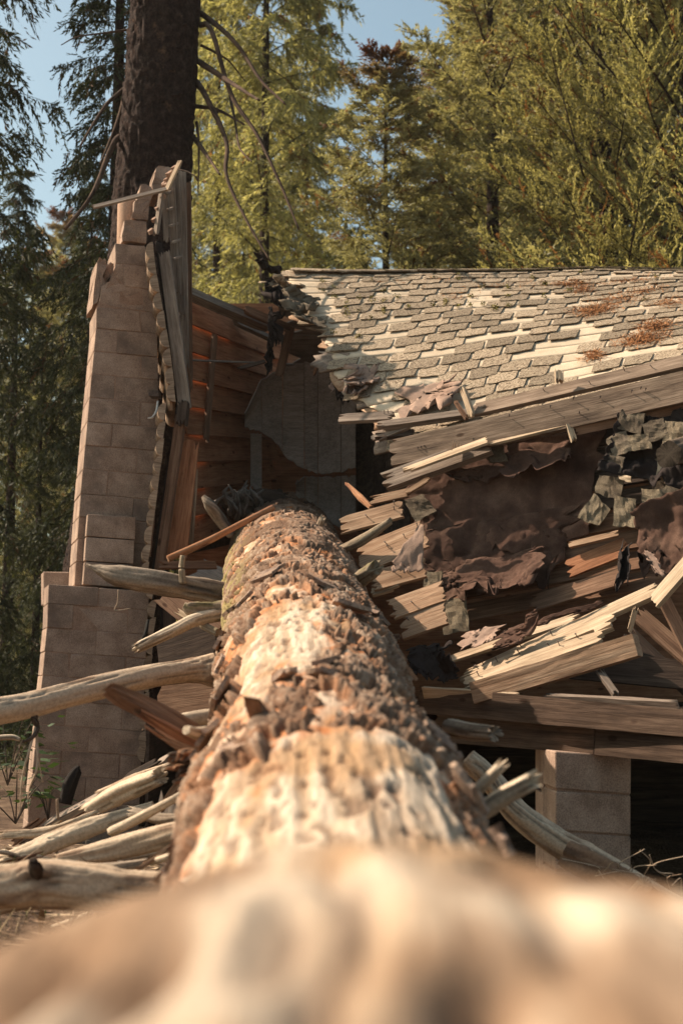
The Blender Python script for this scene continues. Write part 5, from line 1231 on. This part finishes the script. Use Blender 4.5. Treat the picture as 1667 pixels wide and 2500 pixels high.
# reddish split slab
pl('torn_slab', (508, 1812, 5.1), (266, 1674, 4.9), 66, .05, MT['brown_wood'], nrm=(-.25, -.7, .65), jag=(.02, .10), ns=10, nl=14, w2px=30, parent=LOG, bend=.02)
for k, (a, b, w, m_) in enumerate((((505, 1842, 5.0), (330, 1735, 4.92), 34, 'red_wood'), ((500, 1865, 4.9), (350, 1770, 4.85), 26, 'red_wood'), ((505, 1850, 4.85), (385, 1800, 4.8), 30, 'tan_wood'), ((500, 1880, 4.8), (410, 1850, 4.75), 24, 'brown_wood'))):
    pl('torn_slab', a, b, w, .03, MT[m_], nrm=(-.2, -.9, -.1+.15*k), jag=(.03, .16), ns=9, nl=8, w2px=w*.5, parent=LOG)
lbr('branch_stub', [(505, 1790, 4.9), (480, 1790, 4.8), (455, 1782, 4.75)], (17, 15, 12), CREAM_B, rough=.2)
for k in range(16):
    x = R.uniform(425, 480); y = R.uniform(1830, 1905)
    lbr('bark_fibre', [(x+45, y+R.uniform(-12, 12), 4.7), (x, y, 4.6), (x-R.uniform(5, 40), y+R.uniform(-5, 22), 4.55)], (9, 7, 3), RUST_B if k % 2 else DARK_B, rough=.5, ns=8)
# stubs on top and right
o = pl('spike', (690, 1815, 3.95), (632, 1705, 3.75), 56, .05, MT['brown_wood'], nrm=(.2, -.9, .4), jag=(0, .06), ns=6, w2px=10, parent=LOG)
lbr('branch_stub', [(762, 1330, 10.6), (774, 1300, 10.5), (786, 1267, 10.4)], (10, 10, 8), TAN_B, rough=.2, jag=(0, .03))
lbr('branch_stub', [(815, 1465, 8.6), (860, 1430, 8.45), (895, 1402, 8.3), (912, 1390, 8.25)], (26, 20, 19, 17), MOSS_B, 'mossy broken stub on the right of the trunk', rough=.3, ns=18, jag=(0, .05), crack=.15)
for k in range(9):
    a = R.uniform(0, 6.28); x = 838+R.uniform(-35, 30); y = 1450+R.uniform(-28, 34)
    lbr('bark_flake', [(x, y, 8.5), (x+R.uniform(-14, 14), y-R.uniform(5, 20), 8.4), (x+R.uniform(-22, 22), y-R.uniform(10, 30), 8.35)], (11, 9, 3), RUST_B if k % 2 else TAN_B, rough=.5, ns=8)
lbr('branch_stub', [(1095, 1775, 5.9), (1150, 1785, 5.8), (1202, 1790, 5.7)], (24, 22, 20), GREY_B, rough=.2, ns=16, jag=(0, .04), crack=.15)
lbr('branch_stub', [(1100, 1995, 4.05), (1165, 1930, 4.0), (1217, 1875, 3.95)], (17, 15, 13), CREAM_B, 'left of the pair of pale broken stubs', rough=.25, ns=14, jag=(0, .04))
lbr('branch_stub', [(1165, 1990, 4.05), (1230, 1945, 4.0), (1290, 1912, 3.95)], (24, 23, 21), CREAM_B, 'right of the pair of pale broken stubs', rough=.3, ns=14, jag=(0, .04))
lbr('bark_flake', [(1080, 1965, 4.2), (1140, 1960, 4.1), (1190, 1975, 4.1)], (30, 34, 14), DARK_B, rough=.5, ns=14)
# rotten far end inside the cabin
for k in range(34):
    x = R.gauss(585, 26); y = R.gauss(1222, 16)
    lbr('root_fibre', [(x, y+14, 13.4), (x+R.uniform(-10, 10), y, 13.3), (x+R.uniform(-22, 22), y-R.uniform(8, 26), 13.25)], (8, 6, 1.5), ((.2, .17, .15), (.33, .3, .27), (.1, .08, .07)), rough=.5, ns=6, n=8)
lbr('root_mass', [(700, 1300, 14.0), (640, 1255, 13.7), (585, 1235, 13.5), (545, 1225, 13.4)], (95, 72, 46, 15), DARK_B, rough=.5, ns=24, kn=14)
lbr('branch_stub', [(566, 1305, 11.9), (535, 1262, 11.8), (512, 1232, 11.7), (496, 1212, 11.7)], (12, 15, 13, 6), GREY_B, rough=.3, ns=14)
# right-hand big branch down to the pier
lbr('branch', [(1140, 1850, 6.9), (1200, 1905, 6.9), (1265, 1985, 6.85), (1361, 2055, 6.8), (1440, 2098, 6.75), (1540, 2158, 6.7), (1640, 2215, 6.65), (1740, 2260, 6.6)], (26, 30, 32, 34, 36, 36, 34, 32), TAN_B, 'long half-barked branch sloping down to the right in front of the pier', rough=.2, ns=24, crack=.2)
lbr('branch_stub', [(1535, 2200, 6.4), (1555, 2178, 6.35), (1570, 2160, 6.3)], (18, 20, 19), CREAM_B, rough=.2, ns=14, jag=(0, .03))
lbr('bark_strip', [(1380, 2085, 6.6), (1470, 2130, 6.5), (1560, 2190, 6.4), (1660, 2250, 6.3)], (26, 32, 30, 26), ((.16, .09, .055), (.27, .17, .11), (.10, .06, .04)), rough=.5, ns=16, kn=16)
# moss dots on the trunk
for (x, y, d_) in ((770, 1327, 10.4), (782, 1333, 10.3), (846, 1446, 8.3), (860, 1462, 8.25), (795, 1340, 10.2), (836, 1440, 8.3)):
    for k in range(5):
        lbr('lichen_tuft', [(x+R.uniform(-7, 7), y+6, d_), (x+R.uniform(-8, 8), y+R.uniform(-6, 4), d_-.03)], (5, 4), ((.36, .24, .03), (.45, .32, .06)), rough=.5, ns=6, n=8)

# ------------------------------------------------------------------ loose debris by the log, left
def lone(name, pts, rpx, cols, label, cat='branch', **kw):
    o = br(name, pts, rpx, cols, None, **kw); return tag(o, label, cat)
deb('loose_plank', (110, 2010, 8.6), (412, 1846, 7.8), 38, .06, 'grey_wood', 'weathered grey plank slanting in front of the chimney base', nrm=(-.2, -.5, .85), jag=(.03, .03), ns=8, nl=14)
lone('charred_stick', [(160, 1962, 8.8), (172, 1915, 8.8), (190, 1882, 8.8), (196, 1878, 8.8)], (14, 15, 11, 5), ((.02, .016, .014), (.05, .04, .035)), 'black charred stick standing behind the grey plank', 'stick', rough=.3)
lone('broken_log', [(225, 1975, 7.3), (275, 1948, 7.2), (330, 1922, 7.1), (385, 1900, 7.0)], (18, 24, 24, 20), CREAM_B, 'short broken pale log beside the slanting grey plank', 'log', rough=.25, ns=18, crack=.2, jag=(.08, .06))
lone('fallen_branch', [(-330, 2165, 6.6), (-60, 2125, 6.6), (60, 2085, 6.6), (172, 2038, 6.6), (268, 2004, 6.6), (376, 1966, 6.6)], (6, 17, 21, 25, 21, 11), CREAM_B, 'pale forked branch of the debris pile, uppermost', rough=.2, ns=20, crack=.15)
lone('stick', [(270, 2032, 6.1), (340, 1998, 6.05), (400, 1966, 6.0), (450, 1938, 6.0)], (12, 13, 11, 10), CREAM_B, 'thin pale stick leaning on the debris pile', 'stick', rough=.3, crack=.2)
lone('fallen_branch', [(140, 2098, 5.9), (230, 2084, 5.9), (330, 2060, 5.9), (420, 2036, 5.85), (480, 2022, 5.8)], (12, 25, 31, 31, 27), TAN_B, 'thick tan branch in the middle of the debris pile', rough=.15, ns=22, crack=.12)
lone('fallen_branch', [(-480, 2200, 4.8), (-260, 2180, 4.75), (-80, 2165, 4.7), (40, 2160, 4.7), (110, 2150, 4.7), (230, 2160, 4.7), (330, 2172, 4.7), (430, 2172, 4.7)], (20, 42, 50, 54, 56, 54, 48, 38), TAN_B, 'thickest branch of the debris pile, nearest at lower left', rough=.2, ns=26, crack=.15)
lone('broken_stub', [(90, 2132, 4.65), (84, 2112, 4.6), (78, 2098, 4.6)], (18, 14, 8), DARK_B, 'dark knot on the nearest thick branch', 'branch', rough=.4)
deb('stump_board', (412, 2035, 6.4), (420, 1925, 6.5), 66, .04, 'grey_wood', 'grey upright weathered board end behind the debris sticks', nrm=(-.1, -1, .2), jag=(.02, .06), ns=9)
for k, (a, b, w, c_) in enumerate((((20, 2060, 7.2), (110, 1995, 7.2), 20, 'brown_wood'), ((45, 2068, 7.1), (125, 2010, 7.1), 16, 'dark_wood'), ((100, 2045, 7.0), (165, 2000, 7.0), 20, 'pale_wood'), ((150, 2020, 7.0), (225, 1975, 7.0), 16, 'brown_wood'), ((110, 2070, 6.9), (190, 2015, 6.9), 16, 'pale_wood'))):
    deb('bark_shard', a, b, w, .03, c_, ('leftmost brown bark shard on the debris pile', 'dark bark shard beside the leftmost one', 'pale splintered shard left of the forked branch', 'brown shard under the broken pale log', 'pale shard lying along the forked branch')[k], 'shard', jag=(.08, .1), ns=7)
lone('stick', [(126, 2265, 5.6), (175, 2250, 5.6), (228, 2225, 5.6)], (7, 9, 6), CREAM_B, 'short white stick on the ground at lower left', 'stick')
lone('stick', [(370, 2105, 5.3), (410, 2092, 5.2), (450, 2078, 5.2)], (9, 9, 7), CREAM_B, 'small pale stick between the two thick branches', 'stick')
lone('stick', [(0, 2085, 6.8), (40, 2078, 6.8), (90, 2070, 6.8)], (10, 10, 6), CREAM_B, 'pale stick at the left edge of the debris pile', 'stick')
lone('stick', [(140, 1950, 7.2), (141, 1980, 7.2), (143, 2000, 7.2)], (2.5, 3, 3), TAN_B, 'tiny upright twig in front of the grey plank', 'stick')
lone('stick', [(-10, 1802, 9.5), (30, 1800, 9.5), (50, 1806, 9.5)], (7, 7, 5), CREAM_B, 'pale stick on the bank left of the chimney base', 'stick')
lone('fallen_branch', [(410, 1365, 11.2), (500, 1325, 11.3), (580, 1283, 11.4), (668, 1238, 11.5)], (9, 9, 8, 8), RUST_B, 'straight brown pole leaning across behind the log', 'pole', ns=10, rough=.12)
deb('board', (385, 1378, 11.6), (530, 1378, 11.7), 20, .03, 'brown_wood', 'short brown board beneath the leaning pole', jag=(.08, .02))
deb('panel_scrap', (470, 1390, 12.0), (570, 1440, 11.8), 80, .02, 'panel_wood', 'grey panel scrap in the shade left of the log', 'panel', jag=(.05, .1), nrm=(.2, -.9, .3))
deb('board', (400, 1440, 10.8), (530, 1545, 10.5), 70, .03, 'brown_wood', 'brown board in the shade under the grey branch', jag=(.08, .05), nrm=(0, -1, .2))
deb('board', (385, 1600, 10.6), (530, 1560, 10.3), 110, .03, 'dark_wood', 'dark board behind the lichen-crusted branch', jag=(.05, .05), nrm=(0, -1, .1))
deb('board', (380, 1720, 10.4), (540, 1700, 10.1), 120, .03, 'brown_wood', 'shaded brown board behind the long peeled branch', jag=(.05, .05), nrm=(0, -1, .1))
deb('splinter', (428, 1488, 9.6), (480, 1520, 9.5), 14, .02, 'pale_wood', 'pale pointed splinter behind the cream branch', 'splinter', jag=(.1, .02))
lone('dangling_root', [(290, 1440, 11.8), (288, 1470, 11.8), (282, 1490, 11.8), (320, 1485, 11.8)], (2, 1.6, 1.6, 1), TAN_B, 'thin root dangling on the chimney base', 'root', ns=6)
lone('black_strap', [(362, 1515, 11.6), (355, 1550, 11.5), (340, 1570, 11.5), (322, 1585, 11.5)], (4, 5, 4, 3), ((.02, .018, .016), (.04, .035, .03)), 'black rubber strap hanging beside the siding', 'strap', ns=7)

# ------------------------------------------------------------------ ground clutter
def clutter():
    g = np.random.default_rng(8)
    n = 9000
    L_ = g.random(n) < .7; X = np.where(L_, g.uniform(-5, -0.6, n), g.uniform(0.7, 3.0, n)); Y = np.where(L_, g.uniform(4.0, 10.5, n), g.uniform(4.5, 7.3, n))
    dg = bpy.context.evaluated_depsgraph_get
    pos = np.stack([X, Y, g.uniform(-.05, .12, n)+mound(X, Y)], -1)
    d = g.normal(0, 1, (n, 3)); d[:, 2] *= .3; d /= np.linalg.norm(d, axis=1)[:, None]
    nor = g.normal(0, .5, (n, 3)); nor[:, 2] += 1
    t = g.random((n, 1)); C = np.array((.17, .10, .06))*(1-t)+np.array((.50, .38, .25))*t
    o = link(bpy.data.objects.new('wood_litter', leaf_mesh('wood_litter', pos, d, nor, g.uniform(.04, .22, n), g.uniform(.003, .014, n), C, MT['litter'])))
    tag(o, 'dry bark and twig litter covering the ground around the trunk', 'litter', kind='stuff')
    # dry and green grass blades
    m = 1500
    X = np.where(g.random(m) < .5, g.normal(-1.55, .5, m), g.normal(1.75, .3, m)); Y = g.uniform(5.0, 7.2, m)
    pos = np.stack([X, Y, mound(X, Y)-.03], -1); d = g.normal(0, .45, (m, 3)); d[:, 2] = 1; d /= np.linalg.norm(d, axis=1)[:, None]
    nor = g.normal(0, 1, (m, 3)); nor[:, 2] *= .2
    gr = g.random((m, 1)) < .15
    C = np.where(gr, np.array((.12, .17, .03)), np.array((.42, .32, .19))*(.6+.6*g.random((m, 1))))
    o = link(bpy.data.objects.new('dry_grass', leaf_mesh('dry_grass', pos, d, nor, g.uniform(.06, .22, m), g.uniform(.0015, .003, m), C, MT['litter'])))
    tag(o, 'dry straw grass with a few green blades on the ground', 'grass', kind='stuff')
clutter()
def plant(px_, py_, d, h, n, label, seed, ls=.09):
    g = np.random.default_rng(seed); b = P(px_, py_, d)
    e = thing('leafy_plant', b, label, 'plant', 'low plants by the chimney')
    pos = []; dr = []
    for k in range(n):
        a = g.uniform(0, 6.28); rr_ = g.uniform(.02, h*.8); z = g.uniform(.15, 1)*h
        pos.append((math.cos(a)*rr_, math.sin(a)*rr_*.6, z)); dr.append((math.cos(a), math.sin(a), g.uniform(-.5, .3)))
    dr = np.array(dr); dr /= np.linalg.norm(dr, axis=1)[:, None]
    nor = g.normal(0, .35, (n, 3)); nor[:, 2] += 1
    C = np.array((.035, .06, .018))*(.7+.8*g.random((n, 1)))
    me = leaf_mesh('leaves', np.array(pos), dr, nor, g.uniform(.7, 1.3, n)*ls, g.uniform(.7, 1.2, n)*ls*.28, C, MT['plant'])
    link(bpy.data.objects.new('leaves', me), e, Matrix.Translation(b))
    for k in range(6):
        t = Vector(pos[k*3 % n])
        me = tube_mesh('stem', [Vector((0, 0, -.05)), t*0.5+Vector((0, 0, .03)), t], (.005, .004, .002), MT['branch'], DARK_B, ns=5, n=8)
        link(bpy.data.objects.new('stem', me), e, Matrix.Translation(b))
plant(40, 1990, 8.6, .38, 60, 'low dark leafy plant left of the chimney base', 1)
plant(120, 1985, 8.9, .2, 26, 'small leafy plant in front of the chimney corner', 2)
plant(20, 1900, 10.2, .55, 80, 'taller dark plant at the left edge behind the peeled branch', 3, .08)

# scattered broken sticks in the debris pile and at the foot of the pier
for k in range(46):
    if k < 32: x, y, d_ = R.uniform(-20, 420), R.uniform(2010, 2290), R.uniform(5.2, 7.2)
    else: x, y, d_ = R.uniform(1420, 1680), R.uniform(2110, 2300), R.uniform(6.0, 6.9)
    base = P(x, y, d_); base.z = R.uniform(.0, .10)+float(mound(base.x, base.y))
    L_ = R.uniform(.12, .45); a_ = R.uniform(-.7, .7); up_ = R.uniform(-.1, .45)
    v_ = Vector((math.cos(a_), math.sin(a_), up_))*L_*R.choice((1, -1)); v_.z = abs(v_.z)
    pts = [base, base+v_*.5+Vector((0, R.uniform(-.02, .02), R.uniform(-.02, .03))), base+v_]
    r_ = R.uniform(.006, .018)
    me = tube_mesh('broken_stick', [p-base for p in pts], (r_, r_*.9, r_*.5), MT['branch'], R.choice((CREAM_B, TAN_B, TAN_B, DARK_B)), ns=9, rough=.3, seed=k, jag=(.03, .04))
    o = link(bpy.data.objects.new('broken_stick', me), None, Matrix.Translation(base))
    if k < 32: tag(o, 'small broken stick in the debris pile at lower left', 'stick', 'small sticks in the debris pile')
    else: tag(o, 'small broken stick in the litter at lower right', 'stick', 'small sticks by the pier')
for k in range(16):
    x = R.uniform(1440, 1667); y = R.uniform(2100, 2150)
    o = br('dry_twig', [(x, y+30, 6.5), (x+R.uniform(-40, 40), y+R.uniform(-5, 25), 6.4), (x+R.uniform(-90, 90), y-R.uniform(-20, 30), 6.3)], (1.6, 1.3, .8), TAN_B, LOG, ns=6, n=16)

# extra limbs and splintered slats filling the debris pile
for k, (pts, rp, cb, lab) in enumerate((
    ([(-40, 2225, 5.2), (70, 2205, 5.2), (200, 2215, 5.2)], (20, 18, 8), TAN_B, 'brown limb lying under the nearest thick branch'),
    ([(10, 2040, 7.0), (120, 2030, 7.0), (230, 1985, 7.0)], (10, 12, 6), CREAM_B, 'slim pale limb behind the forked branch'),
    ([(180, 2120, 5.5), (280, 2118, 5.5), (400, 2098, 5.5)], (9, 11, 7), GREY_B, 'slim grey limb between the thick branches'),
    ([(330, 1985, 6.2), (400, 2000, 6.1), (470, 1990, 6.0)], (12, 13, 9), GREY_B, 'short grey limb against the trunk bark'),
    ([(250, 1935, 7.6), (330, 1900, 7.5), (410, 1870, 7.4)], (9, 10, 7), TAN_B, 'tan limb lying along the slanting grey plank'))):
    lone('fallen_branch', pts, rp, cb, lab, rough=.3, crack=.25, jag=(.05, .05), ns=16)
for k, (a, b, w, m_, lab) in enumerate((
    ((200, 2075, 6.2), (300, 2050, 6.2), 14, 'brown_wood', 'brown slat between the tan branch and the forked one'),
    ((330, 2120, 5.2), (420, 2065, 5.3), 14, 'tan_wood', 'tan slat leaning on the thickest branch'),
    ((10, 2110, 6.0), (110, 2085, 6.1), 16, 'brown_wood', 'brown slat at the left edge above the thickest branch'),
    ((385, 1985, 6.3), (455, 1880, 6.2), 16, 'brown_wood', 'brown splintered slat standing against the trunk'),
    ((300, 1900, 8.0), (395, 1850, 7.7), 14, 'dark_wood', 'dark slat under the end of the slanting grey plank'))):
    deb('splintered_slat', a, b, w, .02, m_, lab, 'slat', jag=(.12, .12), ns=7)
# warm summer haze
V_ = [(x, y, z) for x in (-60, 60) for y in (-15, 70) for z in (-2, 27)]
me = newmesh('haze', V_, [(0, 1, 3, 2), (4, 6, 7, 5), (0, 4, 5, 1), (2, 3, 7, 6), (1, 5, 7, 3), (0, 2, 6, 4)], None)
hm = bpy.data.materials.new('haze'); hm.use_nodes = True; hm.node_tree.nodes.clear()
pv = hm.node_tree.nodes.new('ShaderNodeVolumePrincipled'); ho = hm.node_tree.nodes.new('ShaderNodeOutputMaterial')
pv.inputs['Color'].default_value = (0.95, 0.9, 0.82, 1); pv.inputs['Density'].default_value = 0.0004; pv.inputs['Anisotropy'].default_value = 0.2
hm.node_tree.links.new(pv.outputs[0], ho.inputs['Volume']); me.materials.append(hm)
hz = link(bpy.data.objects.new('haze', me)); hz['kind'] = 'stuff'; hz['label'] = 'thin warm haze in the air of the clearing'; hz['category'] = 'haze'
